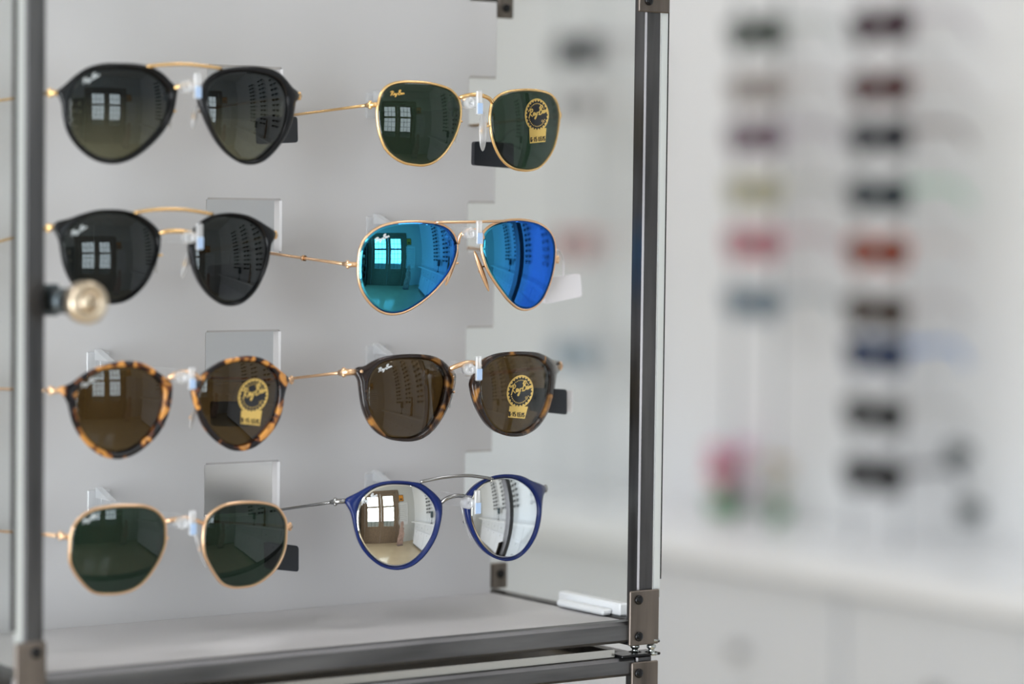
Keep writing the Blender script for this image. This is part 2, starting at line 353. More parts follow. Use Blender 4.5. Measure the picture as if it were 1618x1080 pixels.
def sticker(L, cx, cy, rx, ry, tab, code, parent, slant=0, hw=.8):
    s = MB(); n = 72; sh = slant
    def E(k, q): th = 2*math.pi*k/n; return (cx+rx*q*math.cos(th)+sh*ry*q*math.sin(th), cy+ry*q*math.sin(th))
    def disc(f, off, mi):
        R_ = 5; vs = [L.at(cx, cy, off)]
        for q in range(1, R_+1): vs += [L.at(*E(k, f(k)*q/R_), off) for k in range(n)]
        fs = [(0, 1+k, 1+(k+1) % n) for k in range(n)]
        for q in range(R_-1): fs += [(1+q*n+k, 1+(q+1)*n+k, 1+(q+1)*n+(k+1) % n, 1+q*n+(k+1) % n) for k in range(n)]
        s.add(vs, fs, mi, False)
    disc(lambda k: 1, .00012, 0)
    G = 6; tp = [[tuple((tab[0][c]*(1-x/G)+tab[1][c]*x/G)*(1-y/G)+(tab[3][c]*(1-x/G)+tab[2][c]*x/G)*y/G for c in (0, 1)) for x in range(G+1)] for y in range(G+1)]
    s.add([L.at(*p, .00011) for row in tp for p in row], [(y*(G+1)+x, y*(G+1)+x+1, (y+1)*(G+1)+x+1, (y+1)*(G+1)+x) for y in range(G) for x in range(G)], 0, False)
    disc(lambda k: .93 if k % 3 == 0 else .82, .00022, 1)
    for q0 in (.70,):                                 # fine print round the edge, as broken ticks
        for k in range(4, 68, 2):
            if 33 < k < 39: continue
            a = 2*math.pi*k/n; s.add([L.at(*E(k+.25, .66), .0003), L.at(*E(k+1.2, .66), .0003), L.at(*E(k+1.2, .73), .0003), L.at(*E(k+.25, .73), .0003)], [(0, 1, 2, 3)], 0, False)
    w = rx*1.62; sx = w/11
    strokes(s, L, SCRIPT, (cx-w*.5+.3*sx, cy+ry*.17), (sx, -sx*.22), (sx*.1, -sx*1.35), hw, .00034, 0)
    strokes(s, L, [[(math.cos(a*.7), math.sin(a*.7)) for a in range(10)]], (cx+rx*.45, cy+ry*.36), (1.5, 0), (0, 1.5), .28, .00034, 0, False)
    x0, y0 = tab[3]; x1, y1 = tab[2]; txt = code+' LENS'; ln = len(txt); 
    for i, ch in enumerate(txt):
        f = (i+.5)/(ln+.6); ox, oy = x0+(x1-x0)*f, y0+(y1-y0)*f-ry*.09; cw = (x1-x0)/ln*.62
        strokes(s, L, BLOCK[ch], (ox, oy), (cw, (y1-y0)/ln*.62), (0, -ry*.26), .62, .0003, 1, False)
    return s.build('lens_sticker', [STG, STB], parent)
def glasses(name, label, LL, LR, inL, inR, outL, outR, rim_m, lens_mats, metal, bridge, brow=None, hinge=None, tdir=None, tip_m=None, pads=(), logos=(), stickers=(), wire=False, collar=None, bw=-.0935, padm=None, hingek=1.0, br=.0009):
    base = W(0, W0, 0); base = (LL.c+LR.c)/2; base.z -= .028
    root = thing('sunglasses', base, label, 'sunglasses')
    for L, pi, po in ((LL, inL, outL), (LR, inR, outR)):
        c = (L.cx, L.cy)
        if wire:
            path = polar(pi, c, N); rm = wire_mesh(L, path, rim_m, root); inner = polar(pi, c, N, -.6)
        else:
            inner = polar(pi, c, N); outer = polar(po, c, N); outer = [o if math.hypot(o[0]-c[0], o[1]-c[1]) > math.hypot(i[0]-c[0], i[1]-c[1])+2.5 else (i[0]+(i[0]-c[0])*.04, i[1]+(i[1]-c[1])*.04) for i, o in zip(inner, outer)]
            rm = rim_mesh(L, inner, outer, rim_m, root); inner = polar(pi, c, N, .8)
        ln = lens_mesh(L, inner, lens_mats, root)
        for (which, *a) in logos:
            if which == (0 if L is LL else 1): logo(L, *a[:5], ln, a[5])
        for (which, *a) in stickers:
            if which == (0 if L is LL else 1): sticker(L, *a[:6], ln, *a[6:])
    mb = MB(); P = spline(bridge, 6, False); n = len(P); wl = bw+.003
    mb.tube([onw(p[0], p[1], bw+.003*(2*i/(n-1)-1)**2) for i, p in enumerate(P)], br*1.25, 10); mb.build('bridge', metal, root)
    if brow:
        mb = MB(); P = spline(brow, 6, False); n = len(P)
        mb.tube([onw(p[0], p[1], bw-.0005+.003*(2*i/(n-1)-1)**2) for i, p in enumerate(P)], br, 10); mb.build('brow_bar', metal, root)
    # temples
    for side in (0, 1):
        (tx, ty), (hx, hy) = hinge[side]                # rim end, hinge end (pixels)
        L = LL if side == 0 else LR
        A = L.at(tx, ty, -.001); du = A.x*0
        B = A + WD*.0075 + (UD*(-.0015 if side == 0 else .0015))
        Hp = L.at(hx, hy, -.002)
        if side == 0:                                   # direction is read on the left temple, the right one is parallel
            u0 = (Hp-W(0, 0, 0)).dot(UD)
            Q = onu(tdir[0], tdir[1], u0-.0015); dirv = (Q-Hp).normalized()
            if dirv.dot(WD) < 0: dirv = -dirv
            slope = dirv.z
        d = (WD*1.0 + UD*(-.02 if side == 0 else -.01) + VD*slope).normalized() if side else dirv
        mb = MB(); mb.tube([A, Hp, Hp + d*.004], [.0013*hingek, .0015*hingek, .0012*hingek], 10)
        mb.ball(Hp+VD*.0012, .0011*hingek, 6); mb.ball(Hp-VD*.0012, .0011*hingek, 6)
        mb.build('hinge', metal, root)
        mb = MB(); T = [Hp+d*q for q in (.001, .03, .06, .096)]; e = T[-1]
        mb.tube(T, [.0009, .0008, .0008, .0009], 8)
        if collar and side == 0: mb.tube([Hp+d*.043, Hp+d*.045], .0016, 10)
        arm = mb.build('temple', metal, root)
        mb = MB(); mb.tube([e-d*.002, e+d*.012, e+d*.03-VD*.004, e+d*.044-VD*.013], [.0016, .0018, .002, .0018], 10)
        mb.build('temple_tip', tip_m or BLACKF, arm)
    for (px, py, hx, hy, lean, dw) in pads:              # nose pads
        c = onw(px, py, W0+dw); mb = MB()
        ax = (VD*math.cos(lean)+UD*math.sin(lean))
        mb.ball(c, 1, 8, 0, (UD*hx*.00034*.6, WD*.0014 + UD*.0008, ax*hy*.00034))
        pd = mb.build('nose_pad', padm or PADM, root)
        mb = MB(); mb.tube([c+WD*.001, c+WD*.004+UD*.002+VD*.002, c+WD*.001+UD*.005+VD*.003], .0006, 8); mb.ball(c+WD*.0012, .0013, 6); mb.build('pad_arm', metal, pd)
    return root
def sq(c): return tuple(math.sqrt(x) for x in c[:3])+(1,)
def lensmats(name, t, boost=1.0, add=.02, grad=None, gl=(.95, .98, 1, 1)):
    tt = sq(t); g = (tuple(grad[0])+(1,), tuple(grad[1])+(1,), grad[2], grad[3]) if grad else None
    return [glassy(name, tt, 1.5, boost, add, gl, g), transp(name+'_back', (.97, .97, .97, 1) if grad else tt)]
LM_GRAD = lensmats('grey_gradient_lens', (.03, .04, .045), .9, .006, ((.165, .165, .105), (.014, .020, .022), .15, .72))
LM_GREY = lensmats('dark_grey_lens', (.022, .027, .026), .9, .006)
LM_GRN = lensmats('dark_green_lens', (.030, .058, .036), .85, .003)
LM_BRN = lensmats('brown_lens', (.105, .062, .020), .85, .004)
LM_BLUE = [mirror('blue_mirror_lens', (.05, .37, .60, 1), (.02, .12, .58, 1), .88, (.05, .08, .1, 1)), transp('blue_mirror_back', (.2, .2, .2, 1))]
LM_SILV = [mirror('silver_mirror_lens', (.80, .79, .74, 1), (.72, .76, .80, 1), .88, (.08, .08, .08, 1)), transp('silver_mirror_back', (.2, .2, .2, 1))]
# ================================================================== the glass case
bw = .0105
UL0, UL1 = -.2171, -.2066          # left front post
UR0, UR1 = .1446, .1551            # right front post
WF0, WF1 = -.1391, -.1286          # front plane of the frame
VB = -.2974                        # top of the bottom rails
VT = .128
case = thing('display_case', W(-.03, -.06, VB-bw), 'tall raw steel framed glass display case holding eight pairs of sunglasses', 'display case')
def pole(u, w, v0, v1, mb):        # square tube with rolled corners
    mb.box(u, u+bw, w, w+bw, v0, v1, 0, .0009)
for (u, nm) in ((UL0, 'left'), (UR0, 'right')):
    mb = MB(); pole(u, WF0, VB-bw, VT, mb); mb.build('post', STEEL, case)
mb = MB(); mb.box(UL1, UR0, WF0, WF1, VB-bw-.001, VB, 0, .0017); mb.build('front_rail', STEELH, case)
mb = MB(); mb.box(UL1, UR0, WF0, WF1, VT-bw, VT, 0, .0017); mb.build('front_rail', STEELH, case)
for v in (VB, VT):
    for (u0, u1) in ((UR0, UR1), (UL0, UL1)):
        mb = MB(); mb.box(u0, u1, WF1, .010, v-bw, v-.0005, 0, .0017); mb.build('side_rail', STEEL, case)
mb = MB(); mb.box(UL0, UR1, .0105, .0205, VB-bw, VB-.002, 0, .0017); mb.build('rear_rail', STEELH, case)
VTR = (onw(790, 4, .010)-W(0, 0, 0)).z
mb = MB(); mb.box(UL0, UR1, .0105, .0205, VTR, VTR+bw, 0, .0017); mb.build('rear_rail', STEELH, case)
# white back panel with rectangular cut-outs
U0, U1 = -.2057, .1437; HT = .028; T = .0066
mb = MB(); rows = []
for k in range(-1, 4): rows.append((-k*.072-HT, -k*.072))
rows.sort(); vb, vt = VB-.003, .10
holes = [(-.2057, -.187), (-.0452, 0.0), (.1248, .1437)]
us = sorted({U0, U1, -.187, -.0452, 0.0, .1248}); vs_ = sorted({vb, vt} | {x for r in rows for x in r if vb < x < vt})
def solid(u, v):
    if not (U0 < u < U1 and vb < v < vt): return False
    for (a, b) in rows:
        if a < v < b:
            for (c, d) in holes:
                if c < u < d: return False
    return True
ch = .0011
def cell_pts(w): return {(i, j): W(u, w, v) for i, u in enumerate(us) for j, v in enumerate(vs_)}
nu, nv = len(us), len(vs_)
for i in range(nu-1):
    for j in range(nv-1):
        uc, vc = (us[i]+us[i+1])/2, (vs_[j]+vs_[j+1])/2
        if not solid(uc, vc): continue
        s_ = [not solid(us[i]-1e-5, vc), not solid(us[i+1]+1e-5, vc), not solid(uc, vs_[j]-1e-5), not solid(uc, vs_[j+1]+1e-5)]
        a0, a1 = us[i]+(ch if s_[0] else 0), us[i+1]-(ch if s_[1] else 0); b0, b1 = vs_[j]+(ch if s_[2] else 0), vs_[j+1]-(ch if s_[3] else 0)
        mb.add([W(a0, 0, b0), W(a1, 0, b0), W(a1, 0, b1), W(a0, 0, b1)], [(0, 1, 2, 3)], 0, False)
        u0_, u1_, v0_, v1_ = us[i], us[i+1], vs_[j], vs_[j+1]
        mb.add([W(u0_, T, v0_), W(u1_, T, v0_), W(u1_, T, v1_), W(u0_, T, v1_)], [(0, 3, 2, 1)], 0, False)
        if s_[0]: mb.add([W(a0, 0, b0), W(a0, 0, b1), W(u0_, ch, v1_), W(u0_, ch, v0_), W(u0_, T, v1_), W(u0_, T, v0_)], [(0, 1, 2, 3), (3, 2, 4, 5)], 0, False)
        if s_[1]: mb.add([W(a1, 0, b0), W(a1, 0, b1), W(u1_, ch, v1_), W(u1_, ch, v0_), W(u1_, T, v1_), W(u1_, T, v0_)], [(0, 1, 2, 3), (3, 2, 4, 5)], 0, False)
        if s_[2]: mb.add([W(a0, 0, b0), W(a1, 0, b0), W(u1_, ch, v0_), W(u0_, ch, v0_), W(u1_, T, v0_), W(u0_, T, v0_)], [(0, 1, 2, 3), (3, 2, 4, 5)], 0, False)
        if s_[3]: mb.add([W(a0, 0, b1), W(a1, 0, b1), W(u1_, ch, v1_), W(u0_, ch, v1_), W(u1_, T, v1_), W(u0_, T, v1_)], [(0, 1, 2, 3), (3, 2, 4, 5)], 0, False)
pn = mb.build('back_panel', PANELM, case); pn['label'] = 'white back panel with rectangular cut-outs'
mb = MB(); mb.box(UL1, UR0, WF1, -.0002, VB-.005, VB-.0012, 0, .0004); mb.build('floor_panel', PANELM, case)
for (u0, u1, nm) in ((UR1+.0004, UR1+.0044, 0), (UL0-.0044, UL0-.0004, 1)):
    mb = MB(); e = .0003
    mb.box(u0, u1, WF0+.0006, .050, VB-.002, VT, 0)
    pg_ = mb.build('side_glass', PANE, case)
    mb = MB(); mb.box(u0, u1, WF0-.0002, WF0+.0006, VB+.012, VT-.040, 0); mb.build('glass_edge', GEDGE, pg_)
    mb = MB(); xo = u1 if nm == 0 else u0-.0007; mb.box(xo, xo+.0007, WF0-.0004, WF0+.003, VB+.022, VT-.030, 0); mb.build('edge_gasket', RIVET, pg_)
mb = MB(); mb.box(UL0, UR1, WF0, .012, VT+.0002, VT+.0042, 0); mb.build('top_glass', PANE, case)
def rivet(mb, u, v, w=WF0-.0022, r=.0026): mb.lathe(W(u, w, v), -WD, [(0, r), (.0006, r), (.0011, r*.8), (.0013, r*.35), (.0012, 0)], 20)
def bracket(u0, u1, v0, v1, parent, riv):
    mb = MB(); mb.box(u0, u1, WF0-.002, WF0, v0, v1, 0, .0005)
    b_ = mb.build('corner_bracket', BRKT, parent)
    for (u, v) in riv:
        m2 = MB(); rivet(m2, u, v); m2.build('rivet', RIVET, b_)
def uv(px, py, w=WF0-.002):
    q = onw(px, py, w)-W(0, 0, 0); return q.dot(UD), q.z
bu0, bv1 = uv(996, 934); bu1, bv0 = uv(1041, 1016)
bracket(bu0, bu1, bv0, bv1, case, [uv(1009, 947), uv(1009, 1005)])
tu0, tv0 = uv(1010, 18); tu1 = uv(1058, 18)[0]
bracket(tu0, tu1, tv0, tv0+.0285, case, [uv(1025, 1), uv(1026, -60)])
lb = (UL0-.0048, UL1+.0005)
bracket(lb[0], lb[1], bv0, bv1, case, [(UL1-.005, bv1-.005), (UL1-.005, bv0+.005)])
bracket(lb[0], lb[1], tv0, tv0+.0285, case, [(UL1-.005, tv0+.005)])
# rear corner lugs
for (px0, px1, py0, py1, rx, ry) in ((779, 803, 888, 930, 791, 906), (789, 813, -6, 28, 800, 13)):
    a = onw(px0, py1, .008)-W(0, 0, 0); b = onw(px1, py0, .008)-W(0, 0, 0)
    mb = MB(); mb.box(a.dot(UD), b.dot(UD), .0085, .0115, a.z, b.z, 0, .0006); g_ = mb.build('rear_lug', BRKT, case)
    m2 = MB(); r_ = onw(rx, ry, .0085); m2.lathe(r_, -WD, [(0, .0024), (.0008, .0024), (.0008, .0012), (.0002, 0)], 18); m2.build('rivet', RIVET, g_)
mb = MB(); mb.box(UR0-.0035, UR0+.0035, -.112, -.068, VB-.0004, VB+.0032, 0, .0012); mb.box(UR0+.0038, UR1, -.118, -.060, VB-.0004, VB+.0066, 0, .0008)
gr = mb.build('glass_guide', mat('white_plastic', (226, 229, 232), .35), case); gr['label'] = 'white plastic glass guide'
# lock on the left post
lc = onw(141, 478, -.168)
lk = MB(); axl = (-WD)
root_l = lc - axl*.0
m_ = MB(); m_.lathe(lc+WD*.010, axl, [(0, .0066), (.0035, .0066), (.0036, .0098), (.0095, .0098), (.0108, .0088), (.0108, .0056), (.0100, .0052), (.0100, .0)], 32)
lock = m_.build('lock_cylinder', LK, case)
m_ = MB(); m_.lathe(lc+WD*.0005, axl, [(0, .0046), (.0012, .0044), (.0016, .003), (.0016, 0)], 24); m_.build('lock_plug', LK, lock)
m_ = MB(); m_.prism([lc-axl*0-WD*.0012 + UD*a + VD*b for a, b in ((-.0006, -.0028), (.0006, -.0028), (.0006, .0028), (-.0006, .0028))], -WD*.0006); m_.build('keyhole', LOCKH, lock)
m_ = MB(); cb = lc+WD*.010; m_.lathe(cb+WD*.026, axl, [(0, 0), (0, .0052), (.006, .0052), (.006, .0060), (.012, .0060), (.012, .0054), (.018, .0054), (.018, .0066), (.026, .0066)], 28)
m_.build('lock_barrel', LKD, lock)
b0 = W(UL0-.001, WF0-.0014, 0); lz = (lc.z-PZ)
q = (cb-W(0, 0, 0)).dot(UD)
m_ = MB(); m_.box(UL0-.001, q+.004, WF1+.0002, WF1+.0022, lz-.0075, lz+.0075, 0, .0006); m_.build('lock_plate', LKD, lock)
# lower case: same frame just beneath
VL = VB-bw-.0088
low = thing('display_case', W(-.03, -.06, VL-.30), 'lower steel framed glass case directly beneath the upper one, only its top seen', 'display case')
for u in (UL0, UR0):
    mb = MB(); pole(u, WF0, VL-.44, VL, mb); mb.build('post', STEEL, low)
    mb = MB(); pole(u, .010, VL-.44, VL, mb); mb.build('post', STEEL, low)
for (w0, w1) in ((WF0, WF1), (.010, .0205)):
    mb = MB(); mb.box(UL1, UR0, w0, w1, VL-bw, VL-.0004, 0, .0017); mb.build('front_rail', STEELH, low)
    mb = MB(); mb.box(UL1, UR0, w0, w1, VL-.44, VL-.43, 0, .0017); mb.build('front_rail', STEELH, low)
for u in (UL0, UR0):
    mb = MB(); mb.box(u, u+bw, WF1, .010, VL-bw, VL-.0004, 0, .0017); mb.build('side_rail', STEEL, low)
mb = MB(); mb.box(UL1-.004, UR0-.012, WF1-.006, .006, VL, VL+.0042, 0); tg = mb.build('top_glass', glassy('bronze_glass', (.5, .48, .44, 1), 1.5, 1.8, .16), low)
mb = MB(); mb.box(UL1-.004, UR0-.012, WF1-.0064, WF1-.006, VL, VL+.0042, 0); mb.build('glass_edge', mat('bright_edge', (180, 178, 172), .2, .8), tg)
mb = MB(); mb.box(UL1, UR0, WF1, .010, VL-.05, VL-.046, 0); mb.build('inner_shelf', mat('dark_board', (60, 58, 56), .5), low)
mb = MB(); mb.box(UL1, UR0, .002, .008, VL-.43, VL-.05, 0); mb.build('back_panel', PANELM, low)
ru0, rv1 = uv(999, 1047)
bracket(ru0, bu1, rv1-.0285, rv1, low, [uv(1009, 1063)])
# pads and screws between the two cases
for (px, mb_u) in ((1003, 0), (1029, 0)):
    c = onw(px, 1031, WF0+.002 if px > 1010 else WF0+.007); c.z = PZ+VL-.0002
    mb = MB(); mb.lathe(c, VD, [(0, 0), (0, .0036), (.0014, .0036), (.0014, .002), (.003, .0016), (.004, .0026), (.0052, .0026), (.006, .0016), (.0076, .002), (.0076, .0042), (.0088, .0042), (.0088, 0)], 20)
    mb.build('leveling_screw', mat('zinc', (170, 176, 176), .22, 1), low)
a_, b_ = uv(985, 1030)[0], uv(1046, 1030)[0]
mb = MB(); mb.box(a_, b_, WF0-.001, WF0+.012, VL-.0002, VL+.0012, 0, .0004); mb.build('washer_plate', RIVET, low)
mb = MB(); mb.box(a_+.004, b_-.0005, WF0-.001, WF0+.010, VB-bw-.0022, VB-bw-.0008, 0, .0004); mb.build('washer_plate', RIVET, case)
# plinth carrying both cases
plz = PZ+VL-.44
mb = MB(); mb.box(UL0-.03, UR1+.03, WF0-.02, .05, .06, plz, 0, .003, True); pl = mb.build('plinth_cabinet', mat('plinth_white', (205, 205, 203), .5), None, label='white plinth cabinet under the stacked steel and glass cases', category='cabinet')
mb = MB(); mb.box(UL0-.01, UR1+.01, WF0, .04, 0, .06, 0, .0, True); mb.build('kick_base', mat('kick_dark', (70, 70, 70), .6), pl)
# ================================================================== the eight sunglasses
# --- top left, black, double bridge
Z = lambda s, ox, oy, P: zoomed(s, ox, oy, P)
o1 = Z(5.4, 60, 80, [(160,350),(185,325),(240,280),(330,200),(430,140),(560,108),(700,105),(850,112),(970,140),(1060,190),(1130,260),(1185,320),(1180,400),(1150,540),(1090,660),(1000,770),(900,860),(800,925),(700,960),(620,967),(520,950),(420,900),(320,810),(250,700),(215,580),(200,450),(170,380)])
i1 = Z(5.4, 60, 80, [(270,400),(290,310),(350,235),(440,180),(560,158),(700,152),(840,160),(950,185),(1040,250),(1110,330),(1130,400),(1110,520),(1060,640),(970,750),(870,840),(770,900),(680,928),(600,925),(500,895),(400,830),(320,740),(275,640),(262,520)])
o2 = Z(5.4, 280, 80, [(200,320),(260,230),(340,175),(450,145),(560,132),(680,133),(790,152),(870,190),(930,250),(980,310),(1035,355),(1040,400),(1012,430),(1000,500),(985,580),(950,680),(890,780),(820,870),(740,940),(660,970),(580,970),(500,940),(410,870),(330,770),(260,640),(215,530),(180,430),(180,380)])
i2 = Z(5.4, 280, 80, [(255,310),(300,250),(380,205),(480,182),(600,178),(700,190),(800,215),(870,260),(915,330),(940,420),(938,520),(915,640),(870,740),(800,830),(730,895),(660,932),(580,935),(510,915),(430,850),(360,760),(300,650),(265,540),(248,430)])
glasses('', 'black sunglasses with gold double bridge and fading grey lenses, top of the left column',
  Lens(190, 178, -5, 2), Lens(393, 183, 5, 2), i1, i2, o1, o2, BLACKF, LM_GRAD, GOLD, [(276,139),(290,134),(303,134),(317,139)], [(232,105),(262,102),(300,102),(350,108)],
  hinge=[((96,147),(79,146)), ((468,150),(478,151))], tdir=(4,158), pads=[(308,184,9,20,.2,.006), (266,184,8,18,-.2,.010)], logos=[(0,130,133,27,.45,WHT,.7)])
# --- top right, gold square
i1 = Z(6.356, 560, 110, [(230,420),(245,320),(270,240),(320,175),(400,135),(500,120),(600,122),(720,130),(850,155),(960,195),(1030,260),(1065,330),(1075,430),(1060,540),(1020,660),(960,770),(890,860),(800,930),(700,960),(600,955),(500,935),(400,880),(320,800),(270,690),(240,560)])
i2 = Z(6.356, 730, 110, [(295,380),(310,330),(360,270),(450,225),(560,207),(680,202),(800,215),(890,245),(945,300),(975,380),(985,460),(975,570),(955,690),(920,800),(860,900),(780,980),(690,1010),(610,1010),(520,990),(430,930),(360,830),(310,700),(288,560),(285,460)])
glasses('', 'thin gold square sunglasses with green lenses and round sticker, top of the right column',
  Lens(662, 195, -6, 1.5), Lens(831, 206, 6, 1.5), i1, i2, None, None, GOLD, LM_GRN, GOLD, [(727,154),(742,150),(758,150),(772,155),(778,162)], None,
  hinge=[((598,165),(586,165)), ((885,182),(889,182))], tdir=(468,181), pads=[(763,207,13,32,0,-.004), (720,200,9,26,0,.010)], wire=True,
  logos=[(0,616,151,23,.05,GLT,.55)], stickers=[(1, 848,181.6,18.9,26,[(836,203),(863,202),(861.5,224),(837,226.5)],'G-15')])
# --- second row left, black round double bridge
o1 = Z(5.683, 60, 310, [(140,258),(170,225),(280,198),(400,155),(520,125),(640,118),(760,125),(880,155),(980,210),(1060,280),(1095,340),(1095,430),(1075,540),(1030,670),(970,780),(890,870),(800,935),(700,965),(600,965),(500,940),(400,890),(320,810),(260,710),(220,600),(200,490),(185,400),(155,325),(130,290)])
i1 = Z(5.683, 60, 310, [(215,430),(240,340),(320,250),(430,180),(540,148),(650,140),(770,150),(870,180),(960,240),(1030,310),(1065,390),(1070,470),(1045,580),(1000,690),(940,790),(860,870),(770,920),(680,940),(590,935),(490,905),(400,850),(330,770),(275,670),(240,560)])
o2 = Z(5.684, 270, 310, [(190,320),(250,240),(330,185),(430,155),(530,148),(640,160),(730,190),(820,240),(930,310),(940,350),(925,385),(900,420),(885,500),(865,610),(820,730),(760,840),(690,920),(610,970),(520,985),(440,965),(350,900),(270,800),(215,690),(180,580),(165,500),(165,420)])
i2 = Z(5.684, 270, 310, [(215,430),(230,340),(290,250),(370,195),(460,175),(560,175),(650,190),(730,225),(800,280),(845,360),(862,450),(850,560),(820,680),(770,790),(700,880),(620,940),(530,955),(450,940),(370,880),(300,790),(240,670),(210,550)])
glasses('', 'round black sunglasses with gold double bridge behind the lock, second in the left column',
  Lens(174, 404, -5, -1.5), Lens(366, 410, 5, -1.5), i1, i2, o1, o2, BLACKF, LM_GREY, GOLD, [(253,368),(266,365),(285,365),(300,367),(312,374)], [(212,336),(245,331),(290,331),(336,338)],
  hinge=[((88,357),(77,359)), ((434,369),(440,370))], tdir=(4,380), pads=[(294,417,10,22,.3,.004), (244,412,8,18,-.2,.010)], logos=[(0,112,373,25,.5,WHT,.7)])
# --- second row right, aviator with blue mirror
i1 = Z(6, 545, 330, [(128,560),(135,440),(155,350),(200,270),(280,200),(370,155),(480,130),(600,120),(730,120),(850,130),(940,155),(1010,205),(1055,280),(1070,370),(1050,470),(1000,590),(930,690),(850,780),(760,860),(660,930),(560,980),(460,998),(370,985),(290,940),(220,870),(165,780),(135,680)])
i2 = Z(6, 730, 330, [(195,310),(200,240),(250,175),(330,130),(430,108),(540,100),(640,110),(730,135),(810,185),(860,250),(885,330),(890,430),(875,560),(840,700),(790,820),(730,900),(660,945),(590,955),(520,930),(440,860),(370,770),(300,670),(240,560),(205,450),(190,380)])
glasses('', 'gold pilot sunglasses with blue mirror lenses, second in the right column',
  Lens(642, 417, -7, 2.5), Lens(820, 415, 8, 2.5), i1, i2, None, None, ROSE, LM_BLUE, ROSE, [(724,384),(726,374),(733,366),(742,363),(756,364),(762,370),(764,380)], [(688,351),(740,350.5),(800,349)],
  hinge=[((566,418),(550,418)), ((878,411),(886,410))], tdir=(428,400), pads=[(761,428,9,36,-.42,.003), (714,424,8,30,.4,.012)], wire=True, collar=True, padm=ROSE,
  logos=[(0,592,383,23,.35,WHT,.65)], br=.00075)
# --- third row left, light tortoise
o1 = Z(5.683, 60, 550, [(185,355),(215,343),(300,310),(380,250),(480,190),(600,145),(700,120),(800,112),(900,120),(1000,160),(1090,220),(1160,275),(1205,320),(1205,420),(1185,540),(1140,670),(1070,780),(970,880),(870,950),(760,990),(660,990),(560,960),(460,890),(380,800),(320,700),(285,590),(265,500),(225,425),(185,395)])
i1 = Z(5.683, 60, 550, [(345,430),(380,330),(450,260),(540,205),(650,175),(770,165),(880,170),(980,205),(1060,260),(1115,330),(1130,420),(1115,540),(1080,640),(1020,740),(940,830),(860,890),(770,925),(680,935),(590,915),(500,860),(430,790),(380,700),(350,600),(338,510)])
o2 = Z(6, 280, 550, [(140,400),(190,300),(270,220),(360,155),(460,105),(570,80),(680,70),(790,90),(880,135),(960,200),(1040,260),(1060,300),(1040,350),(1010,450),(1000,540),(970,660),(910,770),(820,870),(720,940),(620,970),(520,965),(420,920),(320,840),(240,730),(190,600),(150,480)])
i2 = Z(6, 280, 550, [(205,440),(225,350),(290,260),(380,190),(480,145),(590,120),(700,120),(800,140),(890,190),(945,270),(970,370),(965,480),(940,600),(880,710),(800,810),(710,890),(620,925),(530,920),(440,880),(350,790),(280,690),(230,580),(205,500)])
glasses('', 'round light tortoiseshell sunglasses with brown lenses, third in the left column',
  Lens(190, 646, -5, 4.5), Lens(378, 638, 5, 4.5), i1, i2, o1, o2, HAV, LM_BRN, ROSE, [(267,597),(280,590),(296,588),(308,592),(318,600)], None,
  hinge=[((95,617),(80,617)), ((456,600),(466,600))], tdir=(4,614), pads=[(304,660,7,18,.2,.010), (256,655,7,18,-.2,.012)], tip_m=HAVD,
  logos=[(0,127,613,24,.5,WHT,.5)], stickers=[(1, 399.7,625,23.5,27.2,[(381,648),(414,648),(410,672),(380,669)],'B-15', -.12, .9)], br=.0011)
# --- third row right, dark tortoise
o1 = Z(6.353, 545, 540, [(108,268),(130,250),(200,240),(280,190),(380,150),(500,130),(640,120),(780,125),(890,145),(970,185),(1030,240),(1090,290),(1110,340),(1100,450),(1070,560),(1020,680),(950,800),(870,900),(770,970),(660,998),(550,995),(440,975),(350,930),(270,850),(210,740),(175,620),(155,480),(140,370),(105,320)])
i1 = Z(6.353, 545, 540, [(225,480),(240,380),(280,290),(350,220),(440,185),(550,165),(680,160),(800,165),(900,190),(970,250),(1010,330),(1020,420),(1005,520),(980,620),(930,730),(860,840),(770,920),(670,960),(560,965),(450,955),(380,900),(310,810),(250,700),(225,590)])
o2 = Z(6.355, 725, 540, [(165,300),(235,190),(300,140),(400,110),(520,97),(650,95),(770,103),(860,135),(940,180),(1020,198),(1022,268),(985,300),(965,400),(945,520),(910,650),(850,770),(770,870),(670,930),(570,950),(470,940),(370,900),(280,820),(210,710),(160,600),(130,480),(125,400)])
i2 = Z(6.355, 725, 540, [(215,420),(230,320),(290,225),(380,165),(490,135),(620,130),(740,140),(830,180),(890,250),(910,350),(905,460),(890,580),(850,690),(790,790),(710,860),(620,905),(520,912),(420,890),(340,830),(280,740),(235,630),(215,520)])
g6 = glasses('', 'dark tortoiseshell square sunglasses with brown lenses and a gold sticker, third in the right column',
  Lens(643, 627, 8, -3), Lens(813, 622, 12, -3), i1, i2, o1, o2, HAVD, LM_BRN, ROSE, [(712,582),(724,577),(738,573),(752,574),(762,580)], None,
  hinge=[((563,587),(545,587)), ((884,577),(890,577))], tdir=(466,597), pads=[(752,628,7,18,.2,.010), (708,628,7,18,-.2,.012)], tip_m=HAVD,
  logos=[(0,597,588,22,.35,WHT,.55)], stickers=[(1, 821.5,618.3,20.8,26,[(805,641),(834,642),(829,661),(802.5,659)],'B-15', -.1)], br=.0011, hingek=1.3)
for (px, py) in ((570, 587), (713.5, 596), (880.5, 578)):
    m2 = MB(); L_ = Lens(643, 627, 8, -3) if px < 720 else Lens(813, 622, 12, -3); c = L_.at(px, py, .0008); m2.lathe(c, (c-L_.C), [(0, .0009), (.0005, .0009), (.0007, .0005), (.0007, 0)], 12); m2.build('rivet', ROSE, g6)
